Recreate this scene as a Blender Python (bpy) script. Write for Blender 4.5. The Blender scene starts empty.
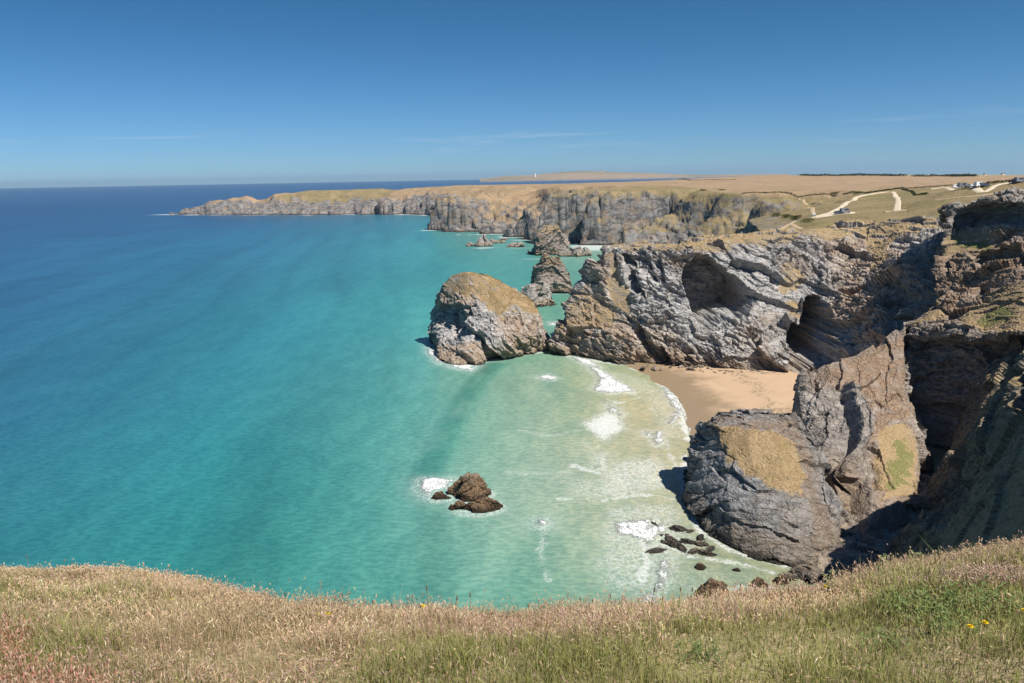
import bpy, math, random
import numpy as np
from mathutils import Vector

random.seed(7)
RNG = np.random.default_rng(7)
SC = bpy.context.scene
COL = SC.collection

# ------------------------------------------------------------------ camera numbers (used to lay out the place)
F, CX, CY, CZ = 800.0, 512.0, 341.5, 75.0
PITCH = math.atan(164.6 / F)
ROLL = math.atan(0.0185)
_f = np.array([0, math.cos(PITCH), -math.sin(PITCH)])
_r0 = np.array([1.0, 0, 0])
_u0 = np.cross(_r0, _f)
_r = math.cos(ROLL) * _r0 - math.sin(ROLL) * _u0
_u = math.sin(ROLL) * _r0 + math.cos(ROLL) * _u0


def ray(px, py):
    return _f + _r * ((px - CX) / F) - _u * ((py - CY) / F)


def P(px, py, Y):                     # point seen at px,py lying Y metres north of the viewpoint
    d = ray(px, py)
    return np.array([0, 0, CZ]) + d * (Y / d[1])


def S(px, py, z=0.0):                 # point of the level z
    d = ray(px, py)
    return np.array([0, 0, CZ]) + d * ((z - CZ) / d[2])


def Q(px, Y, z):                      # x so that a point at Y, z lies at column px
    py = 300.0
    for _ in range(6):
        d = ray(px, py)
        zz = CZ + d[2] * Y / d[1]
        py += (zz - z) / Y * F
    return P(px, py, Y)


def W(x, y, z):
    return np.array([x, y, z], float)


def proj(p):
    q = p - np.array([0, 0, CZ])
    w = np.maximum(q @ _f, 0.01)
    return CX + F * (q @ _r) / w, CY - F * (q @ _u) / w


# ------------------------------------------------------------------ noise
def _hash(ix, iy, iz, seed):
    h = (ix.astype(np.int64) * 374761393 + iy.astype(np.int64) * 668265263 +
         iz.astype(np.int64) * 2147483647 + seed * 974634777) & 0xFFFFFFFF
    h = ((h ^ (h >> 13)) * 1274126177) & 0xFFFFFFFF
    h = ((h ^ (h >> 16)) * 2246822519) & 0xFFFFFFFF
    h = h ^ (h >> 13)
    return (h & 0xFFFFFF) / float(0x1000000)


def vnoise(p, seed=0):                # value noise -1..1
    i = np.floor(p)
    fr = p - i
    w = fr * fr * fr * (fr * (fr * 6 - 15) + 10)
    i = i.astype(np.int64)
    out = 0
    for dx in (0, 1):
        for dy in (0, 1):
            for dz in (0, 1):
                wt = (w[:, 0] if dx else 1 - w[:, 0]) * (w[:, 1] if dy else 1 - w[:, 1]) * (w[:, 2] if dz else 1 - w[:, 2])
                out = out + wt * _hash(i[:, 0] + dx, i[:, 1] + dy, i[:, 2] + dz, seed)
    return out * 2 - 1


def fbm(p, scale, octv=4, seed=0, gain=0.5):
    p = np.asarray(p, float) / scale
    a, t, s = 1.0, 0.0, 0
    for k in range(octv):
        t = t + a * vnoise(p + 17.3 * k, seed + k)
        s += a
        a *= gain
        p = p * 2.03
    return t / s


def ridged(p, scale, octv=4, seed=0):
    p = np.asarray(p, float) / scale
    a, t, s = 1.0, 0.0, 0
    for k in range(octv):
        t = t + a * (1 - np.abs(vnoise(p + 11.7 * k, seed + k)) * 2)
        s += a
        a *= 0.5
        p = p * 2.07
    return t / s


def worley(p, seed=0, tilt=False):                # F1, F2, random value of the nearest cell
    i = np.floor(p).astype(np.int64)
    f1 = np.full(len(p), 9.0)
    f2 = np.full(len(p), 9.0)
    cid = np.zeros(len(p))
    dl = np.zeros((len(p), 3))
    for dx in (-1, 0, 1):
        for dy in (-1, 0, 1):
            for dz in (-1, 0, 1):
                jx, jy, jz = i[:, 0] + dx, i[:, 1] + dy, i[:, 2] + dz
                c0 = jx + _hash(jx, jy, jz, seed)
                c1 = jy + _hash(jx, jy, jz, seed + 1)
                c2 = jz + _hash(jx, jy, jz, seed + 2)
                d = (c0 - p[:, 0]) ** 2 + (c1 - p[:, 1]) ** 2 + (c2 - p[:, 2]) ** 2
                m = d < f1
                f2 = np.where(m, f1, np.minimum(f2, d))
                cid = np.where(m, _hash(jx, jy, jz, seed + 3), cid)
                f1 = np.where(m, d, f1)
                dl = np.where(m[:, None], np.stack([p[:, 0] - c0, p[:, 1] - c1, p[:, 2] - c2], 1), dl)
    if tilt:
        tv = np.stack([np.sin(cid * 917), np.cos(cid * 631), np.sin(cid * 433)], 1)
        return np.sqrt(f1), np.sqrt(f2), cid, (tv * dl).sum(1)
    return np.sqrt(f1), np.sqrt(f2), cid


def p2(x, y):
    return np.stack([x, y, np.zeros_like(x)], 1)


def sstep(a, b, x):
    t = np.clip((x - a) / (b - a), 0, 1)
    return t * t * (3 - 2 * t)


def seg_dist(x, y, poly, closed=True):
    d = np.full(len(x), 1e9)
    n = len(poly)
    for k in range(n if closed else n - 1):
        ax, ay = poly[k][:2]
        bx, by = poly[(k + 1) % n][:2]
        ex, ey = bx - ax, by - ay
        L = ex * ex + ey * ey + 1e-12
        t = np.clip(((x - ax) * ex + (y - ay) * ey) / L, 0, 1)
        d = np.minimum(d, (x - ax - t * ex) ** 2 + (y - ay - t * ey) ** 2)
    return np.sqrt(d)


def inside(x, y, poly):
    c = np.zeros(len(x), bool)
    n = len(poly)
    for k in range(n):
        ax, ay = poly[k][:2]
        bx, by = poly[(k + 1) % n][:2]
        if ay == by:
            continue
        m = ((ay > y) != (by > y)) & (x < (bx - ax) * (y - ay) / (by - ay) + ax)
        c ^= m
    return c


def sdf(x, y, poly):                  # positive inside
    d = seg_dist(x, y, poly)
    return np.where(inside(x, y, poly), d, -d)


# ------------------------------------------------------------------ mesh helpers
def tag(o, label=None, cat=None, group=None, kind=None):
    if label: o['label'] = label
    if cat: o['category'] = cat
    if group: o['group'] = group
    if kind: o['kind'] = kind
    return o


def link(name, me, mat=None, parent=None, loc=None):
    o = bpy.data.objects.new(name, me)
    COL.objects.link(o)
    if mat is not None and me is not None and len(me.materials) == 0:
        me.materials.append(mat)
    if parent is not None:
        o.parent = parent
    if loc is not None:
        o.location = loc
    return o


def np_mesh(name, v, faces, attrs=None, smooth=False):
    """v (N,3), faces (M,3|4) int array"""
    me = bpy.data.meshes.new(name)
    n, k = faces.shape
    me.vertices.add(len(v))
    me.vertices.foreach_set('co', np.ascontiguousarray(v, np.float32).ravel())
    me.loops.add(n * k)
    me.loops.foreach_set('vertex_index', np.ascontiguousarray(faces, np.int32).ravel())
    me.polygons.add(n)
    me.polygons.foreach_set('loop_start', np.arange(0, n * k, k, dtype=np.int32))
    me.polygons.foreach_set('loop_total', np.full(n, k, np.int32))
    me.update(calc_edges=True)
    me.polygons.foreach_set('use_smooth', np.full(n, smooth, bool))
    for an, av in (attrs or {}).items():
        if av.ndim == 2:
            a = me.attributes.new(an, 'FLOAT_COLOR', 'POINT')
            c = np.ones((len(v), 4), np.float32)
            c[:, :3] = av
            a.data.foreach_set('color', c.ravel())
        else:
            a = me.attributes.new(an, 'FLOAT', 'POINT')
            a.data.foreach_set('value', np.ascontiguousarray(av, np.float32))
    return me


def grid_faces(nv, nu, wrap=False):
    r = np.arange(nv - 1)[:, None]
    c = np.arange(nu if wrap else nu - 1)[None, :]
    c2 = (c + 1) % nu
    a = r * nu + c
    b = r * nu + c2
    d = (r + 1) * nu + c
    e = (r + 1) * nu + c2
    return np.stack([a, b, e, d], -1).reshape(-1, 4)


def compact(v, f, attrs):
    used = np.zeros(len(v), bool)
    used[f.ravel()] = True
    idx = np.cumsum(used) - 1
    return v[used], idx[f], {k: a[used] for k, a in attrs.items()}


def cr(C, t):                         # Catmull-Rom along axis 0
    n = len(C)
    i = np.clip(np.floor(t).astype(int), 0, n - 2)
    u = (t - i).reshape((-1,) + (1,) * (C.ndim - 1))
    p0, p1, p2_, p3 = C[np.maximum(i - 1, 0)], C[i], C[i + 1], C[np.minimum(i + 2, n - 1)]
    return 0.5 * (2 * p1 + (p2_ - p0) * u + (2 * p0 - 5 * p1 + 4 * p2_ - p3) * u * u + (3 * p1 - p0 - 3 * p2_ + p3) * u ** 3)


def lin(C, t):
    n = len(C)
    i = np.clip(np.floor(t).astype(int), 0, n - 2)
    u = (t - i).reshape((-1,) + (1,) * (C.ndim - 1))
    return C[i] * (1 - u) + C[i + 1] * u


def params(C, step):                  # parameter samples along axis 0 at about `step` metres
    L = np.linalg.norm(np.diff(C, axis=0), axis=-1).reshape(len(C) - 1, -1)
    L = L.mean(1) * 0.5 + L.max(1) * 0.5
    out = []
    for k, l in enumerate(L):
        m = max(2, int(math.ceil(l / step)))
        out.append(k + np.arange(m) / m)
    out.append(np.array([len(C) - 1.0]))
    return np.concatenate(out)


def surface(ctrl, step, closed=False, sharp=0.45):
    """ctrl rows x cols x 3 -> dense grid"""
    C = np.array(ctrl, float)
    tr = params(C, step)
    G = cr(C, tr) * (1 - sharp) + lin(C, tr) * sharp
    G = np.swapaxes(G, 0, 1)
    if closed:
        G3 = np.concatenate([G[-2:], G, G[:3]], 0)
        tc = params(np.concatenate([G, G[:1]], 0), step)[:-1] + 2
        G = cr(G3, tc) * (1 - sharp) + lin(G3, tc) * sharp
    else:
        tc = params(G, step)
        G = cr(G, tc) * (1 - sharp) + lin(G, tc) * sharp
    return np.swapaxes(G, 0, 1)


def normals(G, closed):
    if closed:
        du = np.roll(G, -1, 1) - np.roll(G, 1, 1)
    else:
        du = np.gradient(G, axis=1)
    dv = np.gradient(G, axis=0)
    n = np.cross(du, dv)
    n /= np.linalg.norm(n, axis=-1, keepdims=True) + 1e-9
    return n


def basis(dip, az):
    """axes of the bedding: along strike, down dip, across"""
    a, d = math.radians(az), math.radians(dip)
    s = np.array([math.cos(a), math.sin(a), 0])
    h = np.array([-math.sin(a), math.cos(a), 0])
    dn = h * math.cos(d) - np.array([0, 0, math.sin(d)])
    return np.stack([s, dn, np.cross(s, dn)], 1)


def crag(p, B, amp=1.0, sc=1.0, seed=0):
    """blocky, bedded rock relief in metres"""
    q = p + 0.9 * sc * np.stack([fbm(p, 5 * sc, 2, seed + 31), fbm(p, 5 * sc, 2, seed + 41), fbm(p, 5 * sc, 2, seed + 51)], 1)
    b = q @ B
    f1, f2, c, tl = worley(b / (np.array([22.0, 26.0, 9.0]) * sc), seed + 61, True)
    d = 3.0 * fbm(p, 24 * sc, 3, seed) + 4.6 * (c - 0.5) + 2.6 * tl
    slab = 0.42 + 0.58 * sstep(-0.25, 0.25, fbm(b, 16 * sc, 2, seed + 71) + 0.7 * (c - 0.55))
    f1, f2, c, tl = worley(b / (np.array([8.0, 11.0, 3.2]) * sc), seed + 3, True)
    d = d + (1.9 * (c - 0.5) + 1.3 * tl - 0.5 * sstep(0.1, 0.0, f2 - f1)) * (0.35 + 0.65 * slab)
    f1, f2, c = worley(b / (np.array([3.6, 5.2, 1.3]) * sc), seed + 7)
    d = d + (1.15 * (c - 0.5) - 0.45 * sstep(0.14, 0.0, f2 - f1)) * slab
    f1, f2, c = worley(b / (np.array([1.5, 2.0, 0.6]) * sc), seed + 12)
    d = d + 0.75 * (c - 0.5) * slab + 0.35 * fbm(p, 1.6 * sc, 3, seed + 91)
    d = d + 0.7 * ridged(b * np.array([1, 0.45, 1.8]), 9 * sc, 4, seed + 21) * (0.25 + 0.75 * slab)
    return d * amp


# ------------------------------------------------------------------ node helpers
class NT:
    def __init__(self, mat_or_world):
        mat_or_world.use_nodes = True
        self.t = mat_or_world.node_tree
        self.t.nodes.clear()

    def n(self, kind, **kw):
        nd = self.t.nodes.new(kind)
        for k, v in kw.items():
            if k.startswith('_'):
                nd.inputs[k[1:].replace('_', ' ')].default_value = v
            else:
                setattr(nd, k, v)
        return nd

    def l(self, a, b):
        self.t.links.new(a, b)

    def val(self, sock, x):
        if isinstance(x, (int, float)):
            sock.default_value = x
        elif isinstance(x, tuple):
            sock.default_value = x if len(x) == 4 or sock.type == 'VECTOR' else (*x, 1)
        else:
            self.l(x, sock)

    def math(self, op, a, b=0.0, c=None, clamp=False):
        m = self.n('ShaderNodeMath', operation=op)
        m.use_clamp = clamp
        self.val(m.inputs[0], a)
        self.val(m.inputs[1], b)
        if c is not None: self.val(m.inputs[2], c)
        return m.outputs[0]

    def mix(self, f, a, b, blend='MIX'):
        m = self.n('ShaderNodeMix', data_type='RGBA', blend_type=blend)
        self.val(m.inputs[0], f)
        self.val(m.inputs[6], a)
        self.val(m.inputs[7], b)
        return m.outputs[2]

    def ss(self, x, a, b):
        m = self.n('ShaderNodeMapRange', interpolation_type='SMOOTHSTEP')
        self.val(m.inputs[0], x)
        m.inputs[1].default_value = a
        m.inputs[2].default_value = b
        return m.outputs[0]

    def attr(self, name):
        a = self.n('ShaderNodeAttribute', attribute_name=name)
        return a

    def pos(self):
        if not hasattr(self, '_pos'):
            self._geo = self.n('ShaderNodeNewGeometry')
            self._pos = self._geo.outputs['Position']
        return self._pos

    def noise(self, scale, detail=4, rough=0.55, vec=None, dist=0.0):
        nd = self.n('ShaderNodeTexNoise')
        nd.inputs['Scale'].default_value = scale
        nd.inputs['Detail'].default_value = detail
        nd.inputs['Roughness'].default_value = rough
        nd.inputs['Distortion'].default_value = dist
        self.l(vec if vec is not None else self.pos(), nd.inputs['Vector'])
        return nd.outputs['Fac']

    def scaled(self, v, rot=(0, 0, 0)):
        m = self.n('ShaderNodeMapping')
        m.inputs['Scale'].default_value = v
        m.inputs['Rotation'].default_value = rot
        self.l(self.pos(), m.inputs['Vector'])
        return m.outputs[0]

    def bsdf(self, col, rough=0.9, spec=0.3, bump=None, strength=0.5, dist=0.3):
        b = self.n('ShaderNodeBsdfPrincipled')
        self.val(b.inputs['Base Color'], col)
        self.val(b.inputs['Roughness'], rough)
        b.inputs['Specular IOR Level'].default_value = spec
        if bump is not None:
            bp = self.n('ShaderNodeBump')
            bp.inputs['Strength'].default_value = strength
            bp.inputs['Distance'].default_value = dist
            self.l(bump, bp.inputs['Height'])
            self.l(bp.outputs[0], b.inputs['Normal'])
        o = self.n('ShaderNodeOutputMaterial')
        self.l(b.outputs[0], o.inputs['Surface'])
        return b


def plain(name, col, rough=0.6, spec=0.4, var=0.12, scale=3.0, metal=0.0):
    m = bpy.data.materials.new(name)
    t = NT(m)
    n = t.noise(scale, 3)
    c = t.mix(n, tuple(x * (1 - var) for x in col), tuple(min(1, x * (1 + var)) for x in col))
    b = t.bsdf(c, rough, spec)
    b.inputs['Metallic'].default_value = metal
    return m


# rock with dry turf where 'veg' is high, green turf where 'green' is high
def coast_material(name, tint=(1, 1, 1), weed=True, rot=(0.6, 0.5, 0.3), grey=1.0):
    m = bpy.data.materials.new(name)
    t = NT(m)
    big = t.noise(0.045, 5, 0.6)
    mid = t.noise(0.28, 6, 0.65)
    fine = t.noise(1.9, 6, 0.7)
    strat = t.noise(0.5, 5, 0.6, t.scaled((0.55, 0.55, 2.4), rot), 0.6)
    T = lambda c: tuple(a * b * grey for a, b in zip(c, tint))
    c = t.mix(t.ss(strat, 0.36, 0.64), T((0.26, 0.25, 0.246)), T((0.54, 0.518, 0.495)))
    c = t.mix(t.math('MULTIPLY', t.ss(mid, 0.5, 0.7), 0.7), c, T((0.58, 0.55, 0.515)))
    c = t.mix(t.math('MULTIPLY', t.ss(big, 0.47, 0.66), 0.6), c, T((0.4, 0.3, 0.21)))
    wa = t.attr('warm').outputs['Fac']
    c = t.mix(t.math('MULTIPLY', wa, t.ss(mid, 0.25, 0.6)), c, T((0.42, 0.305, 0.215)))
    c = t.mix(t.math('MULTIPLY', t.ss(fine, 0.5, 0.34), 0.4), c, T((0.085, 0.08, 0.078)))
    sep = t.n('ShaderNodeSeparateXYZ')
    t.l(t.pos(), sep.inputs[0])
    if weed:
        zz = t.math('ADD', sep.outputs[2], t.math('MULTIPLY', t.math('SUBTRACT', mid, 0.5), -4.0))
        c = t.mix(t.math('MULTIPLY', t.math('SUBTRACT', 1.0, t.ss(zz, 3.0, 5.5)), 0.6), c, T((0.34, 0.25, 0.165)))
        c = t.mix(t.math('SUBTRACT', 1.0, t.ss(zz, 0.5, 1.6)), c, T((0.055, 0.042, 0.03)))
    def cracks(sc_, w0, w1):
        nz = t.n('ShaderNodeTexNoise'); nz.inputs['Scale'].default_value = sc_ * 0.7; nz.inputs['Detail'].default_value = 3
        t.l(t.pos(), nz.inputs['Vector'])
        sv = t.n('ShaderNodeVectorMath', operation='SCALE'); sv.inputs['Scale'].default_value = 0.9 / sc_; t.l(nz.outputs['Color'], sv.inputs[0])
        av = t.n('ShaderNodeVectorMath', operation='ADD'); t.l(t.scaled((0.75, 0.75, 1.5), rot), av.inputs[0]); t.l(sv.outputs[0], av.inputs[1])
        vo = t.n('ShaderNodeTexVoronoi', feature='DISTANCE_TO_EDGE'); vo.inputs['Scale'].default_value = sc_; t.l(av.outputs[0], vo.inputs['Vector'])
        return t.math('SUBTRACT', 1.0, t.ss(vo.outputs['Distance'], w0, w1))
    cr1 = cracks(0.3, 0.01, 0.09)
    cr2 = cracks(0.95, 0.02, 0.14)
    crk = t.math('MAXIMUM', cr1, t.math('MULTIPLY', cr2, 0.7))
    crk = t.math('MULTIPLY', crk, t.ss(mid, 0.36, 0.56))
    c = t.mix(t.math('MULTIPLY', crk, 0.5), c, T((0.09, 0.085, 0.084)))
    vfine = t.noise(5.0, 4, 0.7)
    c = t.mix(t.math('MULTIPLY', t.ss(vfine, 0.55, 0.7), 0.5), c, T((0.46, 0.43, 0.4)))
    c = t.mix(t.math('MULTIPLY', t.ss(vfine, 0.45, 0.32), 0.35), c, T((0.08, 0.075, 0.07)))
    # turf
    sn = t.n('ShaderNodeSeparateXYZ')
    t.l(t._geo.outputs['Normal'], sn.inputs[0])
    flat = t.ss(sn.outputs[2], 0.28, 0.68)
    vg = t.attr('veg').outputs['Fac']
    vsum = t.math('ADD', vg, t.math('ADD', t.math('MULTIPLY', t.math('SUBTRACT', mid, 0.5), 1.3), t.math('MULTIPLY', t.math('SUBTRACT', fine, 0.5), 0.9)))
    vsum = t.math('MULTIPLY', t.ss(vsum, 0.34, 0.62), t.math('ADD', t.math('MULTIPLY', flat, 0.85), 0.15))
    dry = t.mix(t.ss(fine, 0.3, 0.7), (0.27, 0.195, 0.105), (0.42, 0.305, 0.175))
    dry = t.mix(t.math('MULTIPLY', t.ss(mid, 0.52, 0.72), 0.6), dry, (0.23, 0.2, 0.075))
    grn = t.mix(t.ss(fine, 0.3, 0.7), (0.15, 0.145, 0.05), (0.26, 0.24, 0.1))
    ga = t.math('ADD', t.attr('green').outputs['Fac'], t.math('MULTIPLY', t.math('SUBTRACT', mid, 0.56), 3.0))
    dry = t.mix(t.ss(ga, 0.35, 0.65), dry, grn)
    c = t.mix(vsum, c, dry)
    h = t.math('SUBTRACT', t.math('ADD', t.math('MULTIPLY', fine, 0.8), t.math('MULTIPLY', strat, 0.8)), t.math('MULTIPLY', crk, 0.5))
    t.bsdf(c, 0.92, 0.2, h, 0.65, 0.8)
    return m


M_ROCK = coast_material('slate_rock')
M_ROCK_NEAR = coast_material('slate_rock_dark', (0.95, 0.98, 1.02), grey=0.66)
M_ROCK_BROWN = coast_material('slate_rock_brown', (1.0, 0.93, 0.86), grey=0.76)
M_COVE = coast_material('shade_darkened_rock', (0.92, 0.95, 0.9), grey=0.42)  # same slate, with the cove's deep shade put into its colour
M_ROCK_SEA = coast_material('weedy_rock', (1.05, 0.86, 0.66), grey=0.55)


def loft(name, ctrl, step, closed=False, amp=1.0, B=None, seed=0, hollows=(), veg=(), green=(), warm=(),
         mat=None, flip=False, keep=(), base_veg=0.0, sharp=0.45, scale=1.0, vegdamp=0.75, smooth=(), caves=()):
    G = surface(ctrl, step, closed, sharp)
    nv, nu = G.shape[:2]
    N = normals(G, closed)
    if flip:
        N = -N
    p = G.reshape(-1, 3)
    n = N.reshape(-1, 3)
    px, py = proj(p)
    jit = 7 * fbm(p, 9, 3, seed + 77) + 5 * fbm(p, 2.6, 3, seed + 78) * (1 if step < 0.4 else 0.6)
    vg = np.full(len(p), base_veg)
    gr = np.zeros(len(p))
    wm = np.zeros(len(p))
    for poly, soft in veg:
        vg = np.maximum(vg, sstep(-soft, soft, sdf(px, py, poly) + jit))
    for poly, soft in green:
        gr = np.maximum(gr, sstep(-soft, soft, sdf(px, py, poly) + jit))
    for poly, soft in warm:
        wm = np.maximum(wm, sstep(-soft, soft, sdf(px, py, poly) + jit))
    d = crag(p, B if B is not None else basis(50, 20), amp, scale, seed)
    d *= (1 - vegdamp * vg)
    for poly, soft, k in smooth:
        d *= 1 - k * sstep(-soft, soft, sdf(px, py, poly) + jit)
    carve = np.zeros(len(p))
    for poly, yb, soft in caves:
        s = sdf(px, py, poly) + jit * 0.5
        k_ = sstep(-soft * 0.3, soft, s)
        yt = yb + 2.5 * fbm(p, 9, 3, seed + 99) + 1.2 * fbm(p, 2.5, 2, seed + 98)
        p = p + np.stack([0 * k_, np.maximum(0, yt - p[:, 1]) * k_, 0 * k_], 1)
        d *= 1 - 0.6 * k_
    for poly, depth, soft in hollows:
        s = sdf(px, py, poly) + jit * 0.5
        carve = carve + depth * sstep(-soft * 0.3, soft, s)
    hn = n * np.array([1, 1, 0.25])
    hn /= np.linalg.norm(hn, axis=1, keepdims=True) + 1e-9
    p = p + n * d[:, None] - (hn + np.array([0, 0, -0.3])) * carve[:, None]
    f = grid_faces(nv, nu, closed)
    if flip:
        f = f[:, ::-1]
    A = {'veg': vg, 'green': gr, 'warm': wm}
    o = link(name, np_mesh(name, p, f, A, False), mat or M_ROCK)
    return o, p, f, A


def set_base(o):
    """put the origin at the foot of the thing"""
    me = o.data
    n = len(me.vertices)
    co = np.empty(n * 3, np.float32)
    me.vertices.foreach_get('co', co)
    co = co.reshape(-1, 3)
    b = np.array([co[:, 0].mean(), co[:, 1].mean(), max(0.0, co[:, 2].min())], np.float32)
    me.vertices.foreach_set('co', (co - b).ravel())
    me.update()
    o.location = Vector([float(x) for x in b])
    return b


# ------------------------------------------------------------------ inland height
def rbf(pts):
    pts = np.array(pts)
    sc = 300.0
    X = pts[:, :2] / sc
    d = np.linalg.norm(X[:, None] - X[None], axis=-1)
    n = len(X)
    A = np.zeros((n + 3, n + 3))
    A[:n, :n] = d + np.eye(n) * 0.02
    A[:n, n] = 1
    A[:n, n + 1:] = X
    A[n, :n] = 1
    A[n + 1:, :n] = X.T
    b = np.zeros(n + 3)
    b[:n] = pts[:, 2]
    w = np.linalg.solve(A, b)

    def fn(x, y):
        q = np.stack([x, y], -1) / sc
        out = w[n] + q @ w[n + 1:]
        for k in range(n):
            out = out + w[k] * np.linalg.norm(q - X[k], axis=-1)
        return out
    return fn


_tops = [(600, 250, 350), (650, 245, 370), (700, 243, 370), (760, 236, 385), (800, 233, 370), (840, 228, 385), (870, 227, 385), (905, 224, 345),
         (940, 211, 312), (985, 202, 258), (1024, 199, 240), (1100, 198, 225), (840, 213, 480), (895, 210, 480), (790, 215, 520), (770, 222, 470),
         (970, 187, 480), (1020, 181, 470), (905, 197, 640), (850, 196, 680), (800, 203, 620), (760, 196, 760), (700, 189, 930), (650, 186, 990),
         (560, 187, 1060), (500, 190, 1130), (465, 196, 1190), (850, 186, 1050), (950, 184, 800), (850, 178, 1550), (950, 177, 1500), (750, 180, 1500), (850, 175.2, 2000), (950, 174.8, 1900), (1024, 175, 1800), (1120, 175, 1700), (760, 175.8, 2050), (700, 178, 2050),
         (650, 181, 1950), (610, 182.5, 1950), (560, 184, 1900), (520, 184.6, 1900), (480, 185, 1850), (420, 186, 1800), (380, 188, 1830), (330, 190, 1870), (270, 191, 1910), (230, 193.5, 1950), (205, 195.5, 1980), (182, 198, 1985), (160, 199, 1985),
         (600, 184.5, 1450), (520, 186, 1500), (680, 181.5, 1500), (640, 183.5, 1600)]
_pts = [P(*a) for a in _tops]
for x, y, z in [(900, 2500, 45), (2500, 2500, 40), (300, 2600, 40), (-600, 2300, 40), (0, 2500, 40), (2500, 1200, 62), (1500, 1000, 66), (900, 400, 70), (600, 150, 72), (2000, 300, 70)]:
    _pts.append(W(x, y, z))
_plate = rbf(_pts)

COAST = [(60, 372), (78, 385), (92, 405), (110, 432), (118, 470), (138, 560), (160, 630), (184, 680), (182, 715), (168, 742), (150, 790), (136, 838), (98, 868),
         (62, 900), (40, 955), (10, 1010), (-10, 1066), (-38, 1098), (-76, 1146), (-88, 1190), (-60, 1290), (-75, 1440), (-107, 1600),
         (-170, 1680), (-235, 1738), (-330, 1770), (-465, 1800), (-620, 1860), (-790, 1946), (-822, 1985), (-760, 2060), (-560, 2090),
         (-360, 2120), (-200, 2200), (-60, 2300), (60, 2380), (330, 2420), (700, 2400), (1100, 2300), (3500, 2200),
         (3500, -500), (420, -500), (300, 60), (205, 215), (178, 262), (192, 322), (196, 362), (160, 378), (110, 376), (85, 372)]


def land_z(x, y):
    x = np.asarray(x, float); y = np.asarray(y, float)
    p = p2(x, y)
    rr = np.sqrt(x * x + y * y)
    lod = np.clip(rr / 900, 0.4, 2.5)
    d = sdf(x, y, COAST)
    back = sstep(540, 690, y)
    n1 = fbm(p, 85, 3, 5) * 30 + ridged(p, 50, 3, 9) * 38 - 14
    n2 = fbm(p, 14, 4, 15) * 4
    sc_ = (x * 0.57 - y * 0.82) / 62 + 0.3 * fbm(p, 90, 2, 25) + 0.05 * fbm(p, 20, 2, 26)
    fr_ = sc_ - np.floor(sc_)
    am_ = 0.45 + 0.55 * _hash(np.floor(sc_).astype(np.int64), np.zeros(len(x), np.int64), np.zeros(len(x), np.int64), 27)
    spur_ = np.minimum(fr_ / 0.13, (1 - fr_) / 0.87) * am_
    midb = sstep(640, 720, y) * sstep(1350, 1200, y)
    n1 = n1 * (1 - 0.6 * midb) + (spur_ * 78 - 26) * midb
    far = sstep(1250, 1500, y)
    dd = d + back * (n1 * (1 - 0.5 * far) * np.exp(-np.maximum(d, 0) / 120) + n2)
    top = _plate(x, y) + fbm(p, 160, 3, 3) * 1.5 * sstep(600, 900, y) + fbm(p, 12, 3, 4) * 0.25
    # steep rock below, turf slope above; gentler on the far headland
    k = sstep(0, 1, (fbm(p, 85, 2, 44) + 0.3) * 1.5)
    k = 1 - (1 - k) * back
    hc = top * (0.34 + 0.58 * k) * (1 - 0.66 * far)
    w1 = (26 + 20 * (1 - k)) * (1 - 0.45 * far)
    w2 = 55 + 70 * (1 - k) + 95 * far
    a = np.clip(dd / w1, 0, 1)
    b = np.clip((dd - w1) / w2, 0, 1)
    z = -7 + (hc + 7) * (0.75 * a + 0.25 * a * a) + (top - hc) * (1 - (1 - b) ** 1.8)
    rock = (1 - b) * (dd > 0) * back
    z = z + rock * (fbm(p, 11, 3, 61) * 4.5 + ridged(p, 24, 3, 62) * 4.0) * np.clip(dd / 12, 0, 1)
    z = np.where(dd <= 0, np.maximum(-7, -7 + dd * 0.05), z)
    veg = sstep(0.05, 0.55, b + 0.25 * fbm(p, 20, 3, 71))
    veg = np.maximum(veg, 0.5 * sstep(6, 18, z) * (1 - 0.75 * far))
    return z, veg, dd


def on_land(px, py, y0=300.0, y1=6000.0):
    d = ray(px, py)
    Y = np.exp(np.linspace(math.log(y0), math.log(y1), 1500))
    x = d[0] / d[1] * Y
    zr = CZ + d[2] / d[1] * Y
    z = land_z(x, Y)[0]
    k = np.argmax(z >= zr)
    if not (z >= zr).any():
        k = len(Y) - 1
    return np.array([x[k], Y[k], z[k]])


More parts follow.
